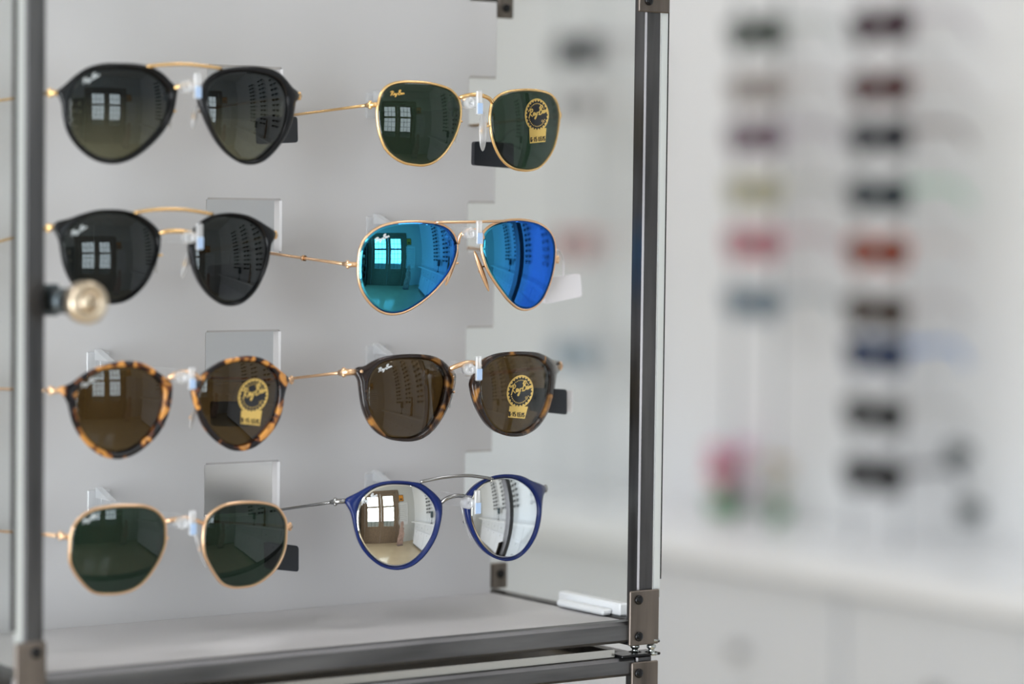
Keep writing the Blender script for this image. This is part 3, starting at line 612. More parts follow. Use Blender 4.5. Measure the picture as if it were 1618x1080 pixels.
# --- bottom left, gold hexagonal
i1 = Z(6, 80, 770, [(185,560),(195,450),(220,370),(260,310),(330,250),(420,205),(520,185),(640,172),(760,170),(880,175),(970,200),(1040,250),(1085,320),(1095,430),(1090,540),(1050,650),(990,760),(900,880),(800,960),(680,1000),(560,1010),(450,1005),(370,970),(290,890),(225,800),(185,700)])
i2 = Z(6, 280, 770, [(255,400),(280,300),(340,230),(430,175),(530,150),(640,140),(760,140),(870,155),(950,185),(1005,250),(1040,330),(1040,450),(1030,560),(995,670),(930,780),(830,870),(730,925),(620,945),(520,945),(430,910),(370,840),(310,740),(265,640),(250,520)])
glasses('', 'gold six-sided sunglasses with dark green lenses, bottom of the left column',
  Lens(187, 868, -4, 8), Lens(388, 860, 5, 6), i1, i2, None, None, ROSE, LM_GRN, ROSE, [(262,823),(272,821),(290,818),(304,820),(320,826)], None,
  hinge=[((110,849),(96,847)), ((455,832),(463,832))], tdir=(4,839), pads=[(318,868,11,30,-.35,.004), (254,860,8,20,.2,.010)], wire=True,
  logos=[(0,130,828,24,.5,WHT,.7)])
# --- bottom right, blue with silver mirror
o1 = Z(6.353, 520, 740, [(168,300),(200,280),(300,230),(400,175),(500,140),(600,122),(710,120),(820,130),(920,148),(1000,200),(1070,260),(1125,330),(1130,430),(1110,560),(1070,690),(1010,800),(930,900),(830,975),(720,1010),(620,1010),(520,980),(420,910),(340,820),(290,720),(255,600),(235,500),(215,430),(180,370),(158,335)])
i1 = Z(6.353, 520, 740, [(275,480),(290,390),(330,300),(400,225),(490,175),(600,150),(720,148),(830,160),(920,200),(1000,265),(1055,340),(1085,430),(1080,530),(1050,650),(1000,750),(930,850),(840,935),(740,980),(640,988),(540,960),(450,900),(370,810),(310,700),(280,590)])
o2 = Z(6.353, 690, 735, [(300,310),(350,235),(430,165),(530,115),(630,92),(740,88),(850,105),(950,150),(1078,203),(1090,250),(1065,300),(1050,400),(1040,520),(1015,640),(970,750),(900,850),(820,920),(730,955),(640,950),(540,910),(450,830),(380,720),(330,610),(300,500),(290,400)])
i2 = Z(6.353, 690, 735, [(340,420),(350,330),(400,240),(480,170),(580,130),(690,115),(800,130),(890,180),(960,250),(1005,340),(1020,440),(1010,550),(985,660),(935,770),(870,860),(790,915),(700,935),(620,925),(540,880),(460,800),(400,700),(360,600),(340,510)])
glasses('', 'round navy blue sunglasses with silver mirror lenses and double bridge, bottom of the right column',
  Lens(628, 829, -7.5, 0), Lens(797, 819, 7, 0), i1, i2, o1, o2, BLUEF, LM_SILV, GUN, [(697,794),(706,787),(720,783),(735,784),(742,790)], [(664,761),(700,754),(740,751),(778,756)],
  hinge=[((548,791),(530,792)), ((860,770),(867,771))], tdir=(442,805), pads=[(737,824,9,32,-.3,.004), (688,820,8,24,.3,.012)], tip_m=mat('blue_tip', (24, 44, 100), .3),
  logos=[(0,570,798,26,.55,WHT,.6)], br=.0009)
# ================================================================== clear holders
def holder(cx, y0, y1, label):
    """clear arm from the panel to a clip with a pale blue film, cx/y0/y1 pixels of the clip finger"""
    wc = -.1005; top = onw(cx, y0, wc); bot = onw(cx, y1, wc); h = top.z-bot.z
    base = W((bot-W(0, 0, 0)).dot(UD), 0, bot.z-PZ)
    u = (bot-W(0, 0, 0)).dot(UD); v1 = bot.z-PZ
    root = thing('glasses_holder', base, label, 'display holder')
    zb = v1+.003
    m = MB(); m.box(u-.004, u-.0012, -.098, -.0012, zb, zb+.0068, 0, .0006); m.build('arm', CLEARP, root)
    m = MB(); m.box(u-.009, u+.004, -.0014, -.0002, zb-.003, zb+.011, 0, .0004)
    m.prism([W(u-.0045, -.001, zb+.0068), W(u-.0045, -.001, zb+.0125), W(u-.0045, -.017, zb+.0068)], UD*.004); m.build('base_plate', CLEARB, root)
    m = MB(); m.box(u-.0018, u+.0018, wc-.0008, wc+.0012, v1-.0002, v1+h, 0, .0005); m.build('clip', CLEARB, root)
    m = MB(); m.box(u-.0016, u+.0016, wc-.00125, wc-.0008, v1+.0004, v1+h*.48, 0); m.build('film', BLUEST, root)
    m = MB(); m.lathe(W(u-.0045, wc+.0055, zb+.0030), -WD, [(0, 0), (0, .0030), (.0045, .0031), (.0050, .0026), (.0050, .0014), (.0030, .0009), (.003, 0)], 24)
    m.box(u-.0035, u+.001, wc+.0005, wc+.004, zb+.0008, zb+.0048, 0, .0004); m.build('knob', CLEARB, root)
    return root
for a in ((757,143,181,'clear plastic glasses holder with blue film at the bridge of the gold square sunglasses'),
          (757,348,386,'clear plastic glasses holder with blue film at the bridge of the blue mirror sunglasses'),
          (756,562,601,'clear plastic glasses holder with blue film at the bridge of the dark tortoiseshell pair'),
          (754,774,812,'clear plastic glasses holder with blue film at the bridge of the navy silver-mirror pair'),
          (312,115,156,'clear plastic glasses holder at the bridge of the top left black sunglasses'),
          (315,353,394,'clear plastic glasses holder at the bridge of the second left black sunglasses'),
          (303,580,615,'clear plastic glasses holder at the bridge of the light tortoiseshell sunglasses'),
          (304,806,845,'clear plastic glasses holder at the bridge of the gold six-sided sunglasses')):
    holder(*a)
# ================================================================== security tags hanging on the temples
def tag(corners, w0, m, label, loop, dsl=.0):
    pts = []
    cxm = sum(c[0] for c in corners)/4
    for (x, y) in corners: pts.append(onw(x, y, w0 + (x-cxm)*dsl))
    root = thing('security_tag', min(pts, key=lambda p: p.z).copy(), label, 'security tag')
    nrm = (pts[1]-pts[0]).cross(pts[3]-pts[0]).normalized()
    if nrm.dot(WD) < 0: nrm = -nrm
    # rounded corners
    out = []
    for i in range(4):
        a, b, c = pts[i-1], pts[i], pts[(i+1) % 4]; p0 = b+(a-b).normalized()*.0018; p1 = b+(c-b).normalized()*.0018
        for k in range(5):
            t = k/4; out.append(p0*(1-t)**2 + b*2*t*(1-t) + p1*t*t)
    mb = MB(); mb.prism(out, nrm*.003); mb.build('tag_body', m, root)
    mb = MB(); P = [onw(x, y, w0+d) for (x, y, d) in loop]; mb.tube([Vector(p) for p in spline([tuple(p) for p in P], 6, False)], .0007, 8)
    mb.build('tag_loop', PADM if m is not TAGW else TAGW, root)
    return root
tag([(408,186),(470,184),(471,225),(409,228)], -.060, TAGB, 'black plastic security tag behind the right lens of the top left sunglasses', [(440,186,0),(438,170,0),(445,158,0)])
tag([(750,223),(812,226),(812,266),(749,261)], -.055, TAGB, 'black plastic security tag hanging under the bridge of the gold square sunglasses', [(790,226,0),(800,212,0),(812,205,0)])
tag([(332,420),(393,415),(392,461),(331,467)], -.050, TAGB, 'black security tag seen through the right lens of the second left sunglasses', [(362,418,0),(364,400,0),(368,388,0)])
tag([(858,440),(917,432),(920,468),(862,480)], -.070, TAGW, 'white plastic security tag beside the blue mirror sunglasses', [(872,438,0),(874,405,-.004),(882,395,-.004),(890,410,0),(890,437,0)])
tag([(336,634),(398,634),(398,674),(337,673)], -.050, TAGB, 'black security tag seen through the stickered brown lens of the light tortoiseshell pair', [(366,634,0),(370,618,0),(376,606,0)])
tag([(841,612),(896,615),(896,655),(840,649)], -.070, TAGB, 'black plastic security tag behind the right lens of the dark tortoiseshell sunglasses', [(868,614,0),(868,598,0),(874,588,0)])
tag([(421,856),(472,862),(472,903),(422,898)], -.060, TAGB, 'black plastic security tag behind the gold six-sided sunglasses', [(446,860,0),(446,845,0),(450,838,0)])
c_ = [onw(x, y, -.064) for x, y in ((894,616),(905,617),(904,651),(893,650))]
mb = MB(); mb.prism(c_, WD*.0015); mb.build('price_label', TAGW, None, label='narrow white label strip behind the black tag of the dark tortoiseshell pair', category='label')
# ================================================================== the room
UWALL = OU+3.20; UCNT = OU+2.85; UFR = OU+3.05; WB, WL, ZC = 5.6, -2.6, 3.0
ZCT = .966
def st(mb, name, m, parent=None, **k):
    o = mb.build(name, m, parent, **k)
    if parent is None: o['kind'] = 'structure'
    return o
FLOORM = mat('tan_floor', (200, 184, 156), .16, 0, .5, var=.06, vscale=2.5)
mb = MB(); mb.box(WL, UWALL+.1, DOORW-.1, WB+.1, -.1, 0, 0, 0, True); st(mb, 'floor', FLOORM)
mb = MB(); mb.box(WL, UWALL+.1, DOORW-.1, WB+.1, ZC, ZC+.1, 0, 0, True); st(mb, 'ceiling', CEIL)
mb = MB(); mb.box(UWALL, UWALL+.1, DOORW, WB, 0, ZC, 0, 0, True); st(mb, 'wall_right', WALLM)
Q0, Q1, QZ0, QZ1 = -3.1, -.3, .12, 2.35
mb = MB(); mb.box(WL-.1, WL, DOORW, Q0, 0, ZC, 0, 0, True); mb.box(WL-.1, WL, Q1, WB, 0, ZC, 0, 0, True); mb.box(WL-.1, WL, Q0, Q1, 0, QZ0, 0, 0, True); mb.box(WL-.1, WL, Q0, Q1, QZ1, ZC, 0, 0, True)
st(mb, 'wall_left', FRONTW)
wn = bpy.data.objects.new('added_window_1', None); COL.objects.link(wn); wn['kind'] = 'structure'; wn['org'] = (0, 0, 0)  # unseen window, added to let the side fill lamp reach the case
mb = MB()
for (a, b, c, d) in ((Q0, Q1, QZ0, QZ0+.06), (Q0, Q1, QZ1-.06, QZ1), (Q0, Q0+.06, QZ0, QZ1), (Q1-.06, Q1, QZ0, QZ1), ((Q0+Q1)/2-.03, (Q0+Q1)/2+.03, QZ0, QZ1)): mb.box(WL-.08, WL-.02, a, b, c, d, 0, .004, True)
mb.build('added_window_frame', mat('window_paint', (220, 220, 218), .5), wn)
mb = MB(); mb.box(WL-.055, WL-.05, Q0+.05, Q1-.05, QZ0+.05, QZ1-.05, 0, 0, True); mb.build('pane', PANEW, wn)
mb = MB(); mb.box(WL, UWALL, WB, WB+.1, 0, ZC, 0, 0, True); st(mb, 'wall_rear', WALLM)
D0, D1, DZ = -.37, 1.25, 2.35
mb = MB(); mb.box(WL, D0, DOORW-.1, DOORW, 0, ZC, 0, 0, True); mb.box(D1, UWALL, DOORW-.1, DOORW, 0, ZC, 0, 0, True); mb.box(D0, D1, DOORW-.1, DOORW, DZ, ZC, 0, 0, True)
st(mb, 'wall_front', FRONTW)
WOOD = mat('taupe_wood', (120, 104, 88), .45, var=.12, vscale=14)
mb = MB()
for (a, b, c, d) in ((D0-.20, D0, 0, DZ+.12), (D1, D1+.20, 0, DZ+.12), (D0, D1, DZ, DZ+.12)): mb.box(a, b, DOORW-.02, DOORW+.03, c, d, 0, .004, True)
st(mb, 'trim_1', WOOD)
mid = (D0+D1)/2
for i, (a, b) in enumerate(((D0+.005, mid-.003), (mid+.003, D1-.005))):
    r = thing('door_%d' % (i+1), WZ((a+b)/2, DOORW, 0), '', ''); del r['label']; del r['category']; r['kind'] = 'structure'
    g0, g1, z0, z1 = a+.13, b-.13, .82, 2.2
    mb = MB(); w0, w1 = DOORW-.05, DOORW-.005
    mb.box(a, g0, w0, w1, .005, DZ-.005, 0, .003, True); mb.box(g1, b, w0, w1, .005, DZ-.005, 0, .003, True)
    mb.box(g0, g1, w0, w1, .005, z0, 0, .003, True); mb.box(g0, g1, w0, w1, z1, DZ-.005, 0, .003, True)
    mb.box(g0, g1, w0, w1, 1.68, 1.76, 0, .003, True); mb.box(g0+.03, g1-.03, w1, w1+.008, .18, .66, 0, .004, True)
    mb.build('leaf', WOOD, r)
    mb = MB(); mb.box(g0, g1, DOORW-.03, DOORW-.025, z0, z1, 0, 0, True); mb.build('pane', PANEW, r)
    mb = MB()
    for q in (1, 2): x = g0+(g1-g0)*q/3; mb.box(x-.008, x+.008, DOORW-.07, DOORW-.055, z0, z1, 0, 0, True)
    for q in range(1, 6): x = z0+(z1-z0)*q/6; mb.box(g0, g1, DOORW-.07, DOORW-.055, x-.008, x+.008, 0, 0, True)
    mb.build('grille', mat('dark_iron', (50, 50, 54), .4, .6), r)
    mb = MB(); hx = (b-.06 if i == 0 else a+.06); mb.tube([WZ(hx, DOORW+.0, 1.02), WZ(hx, DOORW+.045, 1.02), WZ(hx-.1*(1 if i == 0 else -1), DOORW+.045, 1.02)], .009, 10); mb.build('handle', GUN, r)
mb = MB(); mb.box(-2.2, 2.4, DOORW-3.2, DOORW-3.1, -.1, .95, 0, 0, True); mb.box(-1.2, -.2, DOORW-3.2, DOORW-3.1, .95, 1.5, 0, 0, True)
mb.build('street_parapet', mat('street_wall', (150, 148, 140), .8, bump=.2), None, label='low grey wall outside beyond the glazed doors', category='wall')
# counter and base cabinets
mb = MB(); mb.box(UCNT-.02, UWALL-.001, DOORW+.25, 3.95, ZCT-.035, ZCT, 0, .004, True)
mb.build('countertop', mat('counter_white', (236, 239, 243), .3), None, label='long white countertop running along the wall of glasses', category='countertop')
w_ = OW+3.207-.9*8; i = 0
CABM = mat('cabinet_white', (226, 230, 238), .45)
desc = ['at the doors end', 'second from the doors', 'third from the doors', 'fourth from the doors', 'opposite the case', 'left of the visible seam behind the case', 'beyond the case post', 'right of the seam', 'x', 'y', 'z']
cabs = []
a = OW+3.207; a0_ = a
while a > DOORW+.3: a -= .9
a += .9
k = 0
while a+.3 < 3.95:
    b = min(a+.9, 3.94)
    r = thing('base_cabinet', WZ((UCNT+UWALL)/2, (a+b)/2, 0), '', 'cabinet', 'white cabinets under the long counter'); cabs.append((a, r))
    mb = MB(); mb.box(UCNT+.02, UWALL-.002, a+.002, b-.002, .07, ZCT-.036, 0, 0, True); mb.build('carcass', CABM, r)
    mb = MB(); mb.box(UCNT+.06, UWALL-.01, a+.002, b-.002, 0, .07, 0, 0, True); mb.build('kick_board', mat('kick_grey', (110, 108, 104), .6), r)
    for (c, d) in ((a+.006, (a+b)/2-.003), ((a+b)/2+.003, b-.006)):
        mb = MB(); mb.box(UCNT, UCNT+.02, c, d, .08, .66, 0, .002, True); dr = mb.build('door', CABM, r)
        mb = MB(); mb.lathe(WZ(UCNT, (c+d)/2, .60), -UD, [(0, .005), (.012, .005), (.016, .012), (.022, .011), (.024, 0)], 12); mb.build('knob', GUN, dr)
        mb = MB(); mb.box(UCNT, UCNT+.02, c, d, .67, ZCT-.04, 0, .002, True); dr = mb.build('drawer', mat('drawer_grey', (212, 216, 222), .45), r)
        mb = MB(); mb.lathe(WZ(UCNT, (c+d)/2, .80), -UD, [(0, .005), (.012, .005), (.016, .012), (.022, .011), (.024, 0)], 12); mb.build('knob', GUN, dr)
    a += .9; k += 1
nc = len(cabs)
for i, (a, r) in enumerate(cabs):
    wc_ = a-OW
    if 2.9 < wc_ < 3.5: t = 'white base cabinet starting at the vertical seam right of the steel case, under the counter'
    elif 2.0 < wc_ < 2.9: t = 'white base cabinet at the bottom right edge of the picture, under the counter'
    elif wc_ >= 3.5: t = 'white base cabinet behind the steel case, %s' % ('nearest to the case post' if wc_ < 4.4 else 'farther along towards the rear wall' if wc_ < 5.3 else 'last one at the rear wall')
    else: t = ['white base cabinet next to the glazed doors, reflected in the lenses', 'white base cabinet second from the glazed doors, reflected in the lenses', 'white base cabinet third from the glazed doors, reflected in the lenses', 'white base cabinet fourth from the glazed doors, reflected in the lenses', 'white base cabinet fifth from the glazed doors, out of sight to the right'][min(i, 4)]
    r['label'] = t
r = thing('added_tall_cabinet', WZ(UWALL-.2, 4.6, 0), 'added tall grey cabinet darkening the view through the panel holes', 'cabinet')  # cabinet added so the panel cut-outs show a darker background
mb = MB(); mb.box(UWALL-.48, UWALL-.003, 3.98, 5.2, .04, 2.3, 0, .004, True); mb.build('carcass', mat('grey_laminate', (176, 179, 182), .5), r)
for (c, d) in ((3.99, 4.585), (4.595, 5.19)):
    mb = MB(); mb.box(UWALL-.50, UWALL-.48, c, d, .06, 2.28, 0, .003, True); dr = mb.build('door', mat('grey_laminate_door', (166, 170, 174), .45), r)
    mb = MB(); q = 4.55 if c < 4.2 else 4.63; mb.tube([WZ(UWALL-.50, q, 1.0), WZ(UWALL-.53, q, 1.0), WZ(UWALL-.53, q, 1.2), WZ(UWALL-.50, q, 1.2)], .006, 8); mb.build('handle', GUN, dr)
mb = MB(); mb.box(UWALL-.46, UWALL-.01, 4.0, 5.18, 0, .04, 0, 0, True); mb.build('kick_board', mat('kick_grey', (110, 108, 104), .6), r)
# wall display rods and glasses
def mini(front_rgb, temple_rgb, lens_rgb, name):
    """a pair in its own frame: x = width, y = forward (away from the wall), z up; returns part meshes"""
    fm = mat('frame_'+name, tuple(int(c*(.8 if sum(front_rgb) < 420 else 1)) for c in front_rgb), .45, 0, .3); tm = mat('temple_'+name, temple_rgb, .35)
    lq = .15 if sum(lens_rgb) < 420 else .95
    lm = glassy('lens_'+name, tuple(c*lq for c in lin(lens_rgb)[:3])+(1,), 1.5, 1, .04)
    def ring(cx):
        return [(cx+.027*math.copysign(abs(math.cos(t))**.8, math.cos(t)), .021*math.copysign(abs(math.sin(t))**.85, math.sin(t))-.002*(math.cos(t) < 0)) for t in [2*math.pi*k/28 for k in range(28)]]
    f = MB(); lens = []; temples = []
    for cx in (-.034, .034):
        P = ring(cx); f.tube([Vector((x, -.004*(x/.065)**2, z)) for x, z in P], .0046, 6, closed=True)
        l = MB(); pts = [Vector((x, -.004*(x/.065)**2+.0004, z)) for x, z in P]; l.prism(pts, Vector((0, -.0015, 0))); lens.append(l)
        s = 1 if cx > 0 else -1
        f.tube([Vector((s*.060, -.003, .010)), Vector((s*.068, -.006, .012))], .0058, 6)
        t = MB(); t.tube([Vector((s*.068, -.006, .012)), Vector((s*.069, -.05, .012)), Vector((s*.069, -.095, .011)), Vector((s*.067, -.118, .002)), Vector((s*.064, -.135, -.016))], [.005, .0045, .0045, .005, .005], 6); temples.append(t)
    f.tube([Vector((-.008, 0, .008)), Vector((0, .001, .012)), Vector((.008, 0, .008))], .004, 6)
    return f, lens, temples, fm, tm, lm
def raw_mesh(mb, name, mats):
    me = bpy.data.meshes.new(name); me.from_pydata(mb.v, [], mb.f)
    for m in mats: me.materials.append(m)
    me.polygons.foreach_set('material_index', mb.m); me.polygons.foreach_set('use_smooth', mb.sm); return me
LB = Matrix(((-WD.x, -UD.x, 0), (-WD.y, -UD.y, 0), (0, 0, 1))).to_4x4()   # x along wall, y toward the room
def wall_pair(wcase, z, frgb, trgb, lrgb, nm, label, tiltx=0, rz=0):
    f, ls, ts, fm, tm, lm = mini(frgb, trgb, lrgb, nm)
    r = bpy.data.objects.new('eyeglasses', None); COL.objects.link(r); Mx = LB.copy(); Mx.translation = WZ(UFR, wcase, z); r.matrix_world = Mx @ Matrix.Diagonal((1.08, 1, 1.22, 1)) @ Matrix.Rotation(tiltx, 4, 'X') @ Matrix.Rotation(rz, 4, 'Z'); r.empty_display_size = .02
    r['label'] = label; r['category'] = 'glasses'; r['group'] = 'glasses on the far wall display'
    def ch(mb, n, m):
        o = bpy.data.objects.new(n, raw_mesh(mb, n, [m])); COL.objects.link(o); o.parent = r
    ch(f, 'frame', fm)
    for l in ls: ch(l, 'lens', lm)
    for t in ts: ch(t, 'temple', tm)
    return r
def wall_w(px):                                       # w of the point of the glasses' front plane seen at px
    q = onu(px, 400, UFR)-W(0, 0, 0); return q.dot(WD)
def wall_z(px, py): return onu(px, py, UFR).z
RP = .0908
rowsA = [(40,(84,30,62),(190,184,194),(110,60,90),'plum','plum purple glasses, topmost in the far wall column on the right'),
 (138,(122,62,62),(205,200,200),(150,100,100),'brick','brownish red glasses, second from the top in the far right wall column'),
 (216,(38,46,66),(150,138,138),(40,52,60),'ink','dark navy glasses with taupe temples, third from the top in the far right wall column'),
 (308,(34,62,78),(170,214,190),(40,84,88),'teal','dark teal glasses with pale green temples above the orange pair'),
 (398,(204,82,30),(214,206,206),(190,70,30),'orange','orange red glasses in the far wall column on the right'),
 (492,(96,76,60),(200,196,198),(110,70,70),'amber','brown and amber glasses directly below the orange red pair'),
 (560,(22,66,124),(130,166,220),(30,60,90),'blue','bright blue glasses with light blue temples on the far wall'),
 (656,(58,60,62),(206,206,206),(70,72,72),'char','charcoal glasses directly below the bright blue pair on the far wall'),
 (752,(26,24,30),(120,122,128),(34,30,34),'black','black glasses with grey temples, lowest in the far right wall column')]
for (py, fr, tr, lr, nm, lb) in rowsA: wall_pair(wall_w(1384), wall_z(1384, py), fr, tr, lr, nm, lb, tiltx=-.04)
rowsB = [(52,(40,70,52),(176,186,184),(60,90,72),'green','dark green glasses at the top of the narrow far wall column beside the case'),
 (140,(170,162,158),(190,184,182),(196,190,188),'stone','pale stone glasses below the dark green pair on the far wall'),
 (216,(140,112,128),(192,184,200),(176,164,176),'mauve','mauve glasses below the pale stone pair on the far wall'),
 (302,(190,186,160),(200,204,200),(204,204,190),'straw','pale straw coloured glasses above the pink pair on the far wall'),
 (385,(194,128,138),(206,180,188),(204,170,176),'pink','pink red glasses in the far wall column beside the case'),
 (478,(130,146,158),(176,188,194),(156,170,178),'slate','blue grey glasses below the pink red pair on the far wall')]
for (py, fr, tr, lr, nm, lb) in rowsB: wall_pair(wall_w(1186), wall_z(1186, py), fr, tr, lr, nm, lb, tiltx=-.04)
rowsC = [(80,(50,60,74),(180,178,182),(80,90,100),'dusk','dark slate glasses seen through the side glass near the top'),
 (165,(206,204,206),(210,208,208),(210,210,210),'pearl','pale pearl glasses seen through the side glass below the dark slate pair'),
 (385,(214,178,178),(214,206,206),(214,200,200),'blush','pale blush glasses seen through the side glass at mid height'),
 (560,(176,192,206),(204,208,212),(196,206,212),'ice','icy blue glasses seen through the side glass, lowest of its column')]
for (py, fr, tr, lr, nm, lb) in rowsC: wall_pair(wall_w(905), wall_z(905, py), fr, tr, lr, nm, lb, tiltx=-.04)
RODM = mat('rod_grey', (176, 182, 184), .35, .5)
rl = {0: 'far right wall column', 1: 'narrow far wall column beside the case', 2: 'wall column behind the side glass'}
for j, px in enumerate((1384, 1186, 905)):
    for dx in (-.055, .055):
        mb = MB(); q = wall_w(px)+dx; mb.tube([WZ(UFR+.012, q, ZCT), WZ(UFR+.012, q, ZC)], .0035, 8)
        mb.build('display_rod', mat('rod_dark', (120, 128, 130), .35, .4) if j == 1 else RODM, None, label='thin vertical rod carrying glasses in the %s, %s one' % (rl[j], 'nearer' if dx < 0 else 'farther'), category='rod')
# reflected columns: one light mesh each
f, ls, ts, fm, tm, lm = mini((44, 40, 44), (90, 84, 84), (60, 60, 64), 'reflected')
one = MB(); one.v = list(f.v); one.f = list(f.f); one.m = [0]*len(f.f); one.sm = list(f.sm)
for g_ in ls+ts:
    o = len(one.v); one.v += g_.v; one.f += [[i+o for i in q] for q in g_.f]; one.m += [1 if g_ in ls else 0]*len(g_.f); one.sm += g_.sm
me1 = raw_mesh(one, 'wall_eyeglasses', [fm, lm])
ORD = ['first', 'second', 'third', 'fourth', 'fifth', 'sixth', 'seventh', 'eighth', 'ninth', 'tenth', 'eleventh', 'twelfth']
first = None
for cwi, cw in enumerate((-2.75, -2.57, -2.1, -1.92, -1.45, -1.27, -.6, -.42, .2, .38)):
    for rr in range(11):
        if first is None: first = bpy.data.objects.new('eyeglasses', me1); o = first
        else: o = first.copy()
        COL.objects.link(o); Mx = LB.copy(); Mx.translation = WZ(UFR, cw, 1.30+rr*.115); o.matrix_world = Mx
        o['label'] = 'dark glasses, %s from the top in the %s reflected wall column from the doors' % (ORD[10-rr], ORD[cwi]); o['category'] = 'glasses'; o['group'] = 'dark glasses in reflected wall columns'
    for dx in (-.03, .03):
        mb = MB(); mb.tube([WZ(UFR+.014, cw+dx, ZCT), WZ(UFR+.014, cw+dx, ZC)], .003, 6); mb.build('display_rod', RODM, None, label='thin %s display rod of the %s reflected wall column from the doors' % ('nearer' if dx < 0 else 'farther', ORD[cwi]), category='rod', group='rods of the reflected wall columns')
# flowers on the counter
def flowers(px, scale, cols, label):
    q = onu(px, 780, UWALL-.05)-W(0, 0, 0); w = q.dot(WD); c = WZ(UWALL-.06, w, ZCT)
    r = thing('flower_pot', c, label, 'flower pot')
    mb = MB(); mb.lathe(c, VD, [(0, 0), (0, .020*scale), (.028, .026*scale), (.028, .023*scale), (.022, 0)], 18); mb.build('pot', mat('green_pot', (62, 132, 72), .4), r)
    rnd = random.Random(px)
    for k, (rgb, n) in enumerate(cols):
        mb = MB()
        for i in range(n):
            a = rnd.uniform(0, 6.28); h = .045+.075*rnd.random(); rr = rnd.uniform(.004, .026)*scale; p = c+UD*rr*math.cos(a)+WD*rr*math.sin(a)*1.3+VD*h
            mb.tube([c+VD*.022, (c+p)/2+VD*.012, p], .0012, 5, 1)
            for s in range(6):
                t = s*math.pi/3; d = (UD*math.cos(t)+WD*math.sin(t))*.007+VD*.002; mb.ball(p+d, 1, 4, 0, (UD*.0065, WD*.0065, VD*.004))
            mb.ball(p+VD*.003, .004, 4)
        mb.build('blossoms', [mat('petal_%d_%d_%d' % rgb, rgb, .6), mat('stem_green', (70, 120, 60), .6)], r)
flowers(1153, 1.35, [((206, 96, 176), 12), ((226, 130, 120), 12)], 'pink and purple flowers in a green pot on the white counter')
flowers(1236, .8, [((200, 176, 130), 6), ((206, 190, 160), 5)], 'small beige flowers in a green pot, half hidden behind the wall rod')
# dark knob like things at the right of the wall
for (px, py, lb) in ((1508, 716, 'small dark round peg on the far wall beside the black glasses'), (1526, 808, 'small dark round peg on the far wall, the lowest one')):
    q = onu(px, py, UWALL-.03); mb = MB(); mb.lathe(q+UD*.03, -UD, [(0, .012), (.02, .012), (.022, .02), (.034, .019), (.036, 0)], 14); mb.build('wall_peg', mat('peg_dark', (70, 78, 78), .5), None, label=lb, category='peg')
# things near the doors that the mirrored lenses show
mb = MB(); mb.box(1.42, 1.72, DOORW+.002, DOORW+.02, 1.92, 2.22, 0, .003, True); pr = mb.build('picture_frame', mat('dark_frame', (70, 52, 30), .5), None, label='small orange picture on the wall right of the glazed doors, seen reflected', category='picture')
mb = MB(); mb.box(1.44, 1.70, DOORW+.02, DOORW+.024, 1.94, 2.20, 0, 0, True); mb.box(1.50, 1.64, DOORW+.024, DOORW+.026, 1.98, 2.05, 1, 0, True); mb.build('picture', [mat('orange_print', (222, 150, 50), .5), mat('print_dark', (90, 60, 30), .5)], pr)
mb = MB(); mb.box(1.38, 1.95, DOORW+.002, DOORW+.03, .85, 1.86, 0, .004, True)
for k in range(9): mb.box(1.46, 1.88, DOORW+.03, DOORW+.031, 1.0+k*.09, 1.012+k*.09, 1, 0, True)
mb.build('notice_board', [mat('board_white', (222, 226, 230), .4), mat('board_lines', (140, 150, 160), .5)], None, label='white notice board on the wall right of the doors, seen reflected', category='board')
cx, cw = 1.42, DOORW+.45
prof = [(-.16,0),(.16,0),(.15,.25),(.17,.45),(.11,.62),(.12,.72),(.07,.78),(.09,.88),(.07,.98),(0,1.02),(-.07,.98),(-.09,.88),(-.06,.78),(-.13,.70),(-.12,.5),(-.17,.3)]
mb = MB(); mb.prism([WZ(cx+x, cw, .03+z) for x, z in prof], WD*.012)
sd = mb.build('cardboard_standee', mat('standee_print', (176, 150, 142), .6, var=.4, vscale=7), None, label='cut-out cardboard figure standing by the doors, seen reflected', category='standee')
mb = MB(); mb.box(cx-.14, cx+.14, cw-.12, cw+.10, 0, .03, 0, .004, True); mb.build('foot', mat('standee_foot', (120, 110, 110), .6), sd)
# dark shelf unit left of the doors
r = thing('shelf_unit', WZ(-1.05, DOORW+.2, 0), 'dark shelving unit left of the glazed doors, seen reflected', 'shelf')
mb = MB(); sm = mat('shelf_dark', (58, 50, 44), .5)
for (a, b, c, d, e, g) in ((-1.5,-1.46,.004,.34,0,2.0),(-.62,-.58,.004,.34,0,2.0),(-1.46,-.62,.004,.02,0,2.0)): mb.box(a, b, DOORW+c, DOORW+d, e, g, 0, .003, True)
mb.build('carcass', sm, r)
for k in range(7): mb = MB(); mb.box(-1.46, -.62, DOORW+.02, DOORW+.33, .08+k*.31, .105+k*.31, 0, .002, True); mb.build('shelf', sm, r)
rnd = random.Random(3); k2 = 0
for k in range(1, 6):
    x = -1.42; bi = 0
    while x < -.72:
        wd_ = rnd.uniform(.06, .13); h = rnd.uniform(.08, .2); cc = rnd.choice([(180,170,150),(120,120,124),(206,200,190),(90,70,54)])
        mb = MB(); zb = .106+k*.31; mb.box(x, x+wd_, DOORW+.08, DOORW+.28, zb, zb+h, 0, .006, True); mb.box(x-.003, x+wd_+.003, DOORW+.077, DOORW+.283, zb+h-.02, zb+h+.002, 0, .002, True)
        mb.build('storage_box', mat('box_%d' % cc[0], cc, .5), None, label='small lidded box, %s on the %s shelf up of the dark reflected unit' % (ORD[bi], ORD[k]), category='box', group='storage boxes on the dark shelving unit'); x += wd_+.05; bi += 1
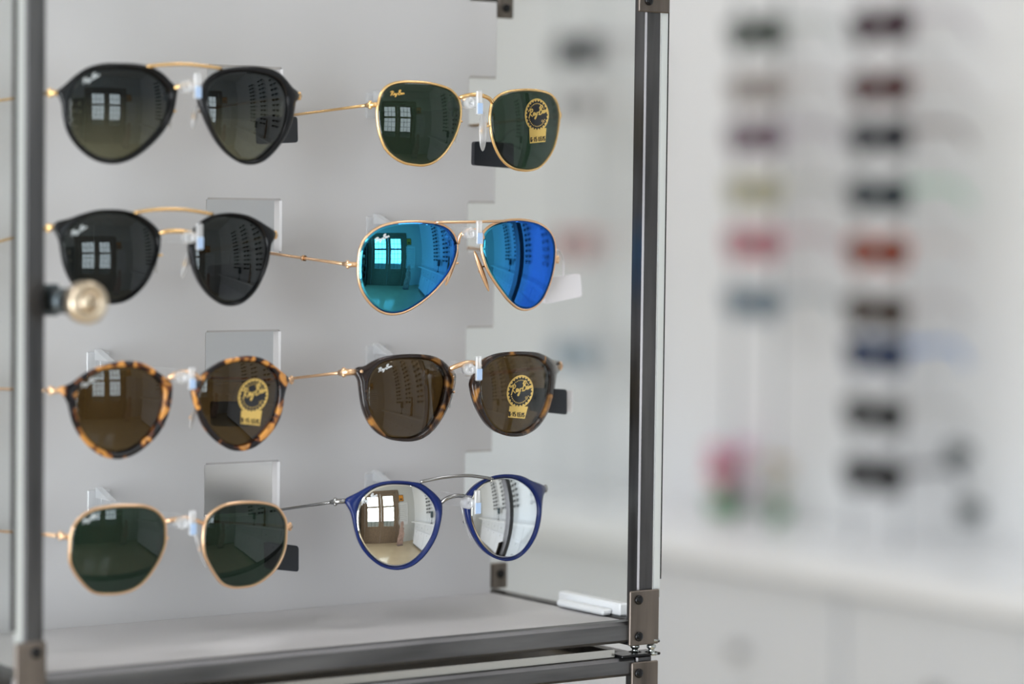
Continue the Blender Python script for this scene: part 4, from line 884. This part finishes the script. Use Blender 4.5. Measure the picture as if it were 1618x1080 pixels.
# bottle shaped wooden figure and stand on the counter near the doors
c = WZ(UWALL-.2, -1.75, ZCT); mb = MB(); mb.lathe(c, VD, [(0, 0), (0, .06), (.03, .06), (.05, .035), (.12, .05), (.22, .055), (.30, .04), (.34, .022), (.38, .034), (.44, .03), (.48, 0)], 20)
mb.build('wooden_figure', mat('brown_wood', (110, 78, 52), .45, var=.2, vscale=20), None, label='brown turned wooden figure on the counter near the doors, seen reflected', category='figurine')
c = WZ(UWALL-.2, -2.35, ZCT); mb = MB(); mb.lathe(c, VD, [(0, 0), (0, .06), (.01, .06), (.015, .012), (.18, .010), (.18, 0)], 16); mb.box(UWALL-.21, UWALL-.19, -2.43, -2.27, ZCT+.17, ZCT+.36, 0, .003, True)
mb.build('table_mirror', mat('mirror_dark', (60, 70, 74), .25, .6), None, label='small dark table mirror on the counter by the corner, seen reflected', category='mirror')
# ================================================================== ceiling spotlights and added fill panels
def fill_light(u, w, a, b, label, e=PANEL_E):  # soft fill panel, added only to brighten the room
    r = thing('ceiling_fill', WZ(u, w, ZC-.02), label, 'fill light')
    mb = MB(); mb.box(u-a, u+a, w-b, w+b, ZC-.03, ZC-.002, 0, .003, True); mb.build('housing', mat('lamp_white', (230, 230, 230), .5), r)
    mb = MB(); mb.box(u-a+.02, u+a-.02, w-b+.02, w+b-.02, ZC-.034, ZC-.0302, 0, 0, True); mb.build('diffuser', mat('fill_glow_%g' % e, (255, 255, 255), .5, emit=(252, 252, 255), est=e), r)
for (u, w, d) in ((-1.6, -1.4, 'nearest the doors'), (-1.6, .6, 'beside the case'), (-1.5, 3.0, 'towards the rear'), (.75, -.6, 'in front of the case'), (1.2, 2.6, 'in the rear aisle')):
    fill_light(u, w, .32, .32, 'added square ceiling fill panel, the one %s' % d, PANEL_E*(.6 if 'front' in d else 1))
for i, w in enumerate((-1.9, -.7, .9, 2.3, 3.5)):
    c = WZ(UWALL-.75, w, ZC); r = thing('spotlight', c, 'small ceiling spotlight above the counter, %s' % ['nearest the doors', 'second from the doors', 'third from the doors', 'fourth from the doors', 'farthest from the doors'][i], 'spotlight')
    mb = MB(); mb.lathe(c, -VD, [(0, 0), (0, .045), (.09, .045), (.09, .040), (.05, .038)], 20); mb.build('can', mat('lamp_white', (230, 230, 230), .5), r)
    mb = MB(); mb.lathe(c-VD*.07, -VD, [(0, 0), (0, .036), (.004, .036), (.004, 0)], 20); mb.build('bulb', mat('spot_glow', (255, 255, 255), .5, emit=(255, 246, 232), est=SPOT_E), r)
for o in list(bpy.data.objects):
    if 'org' in o: del o['org']
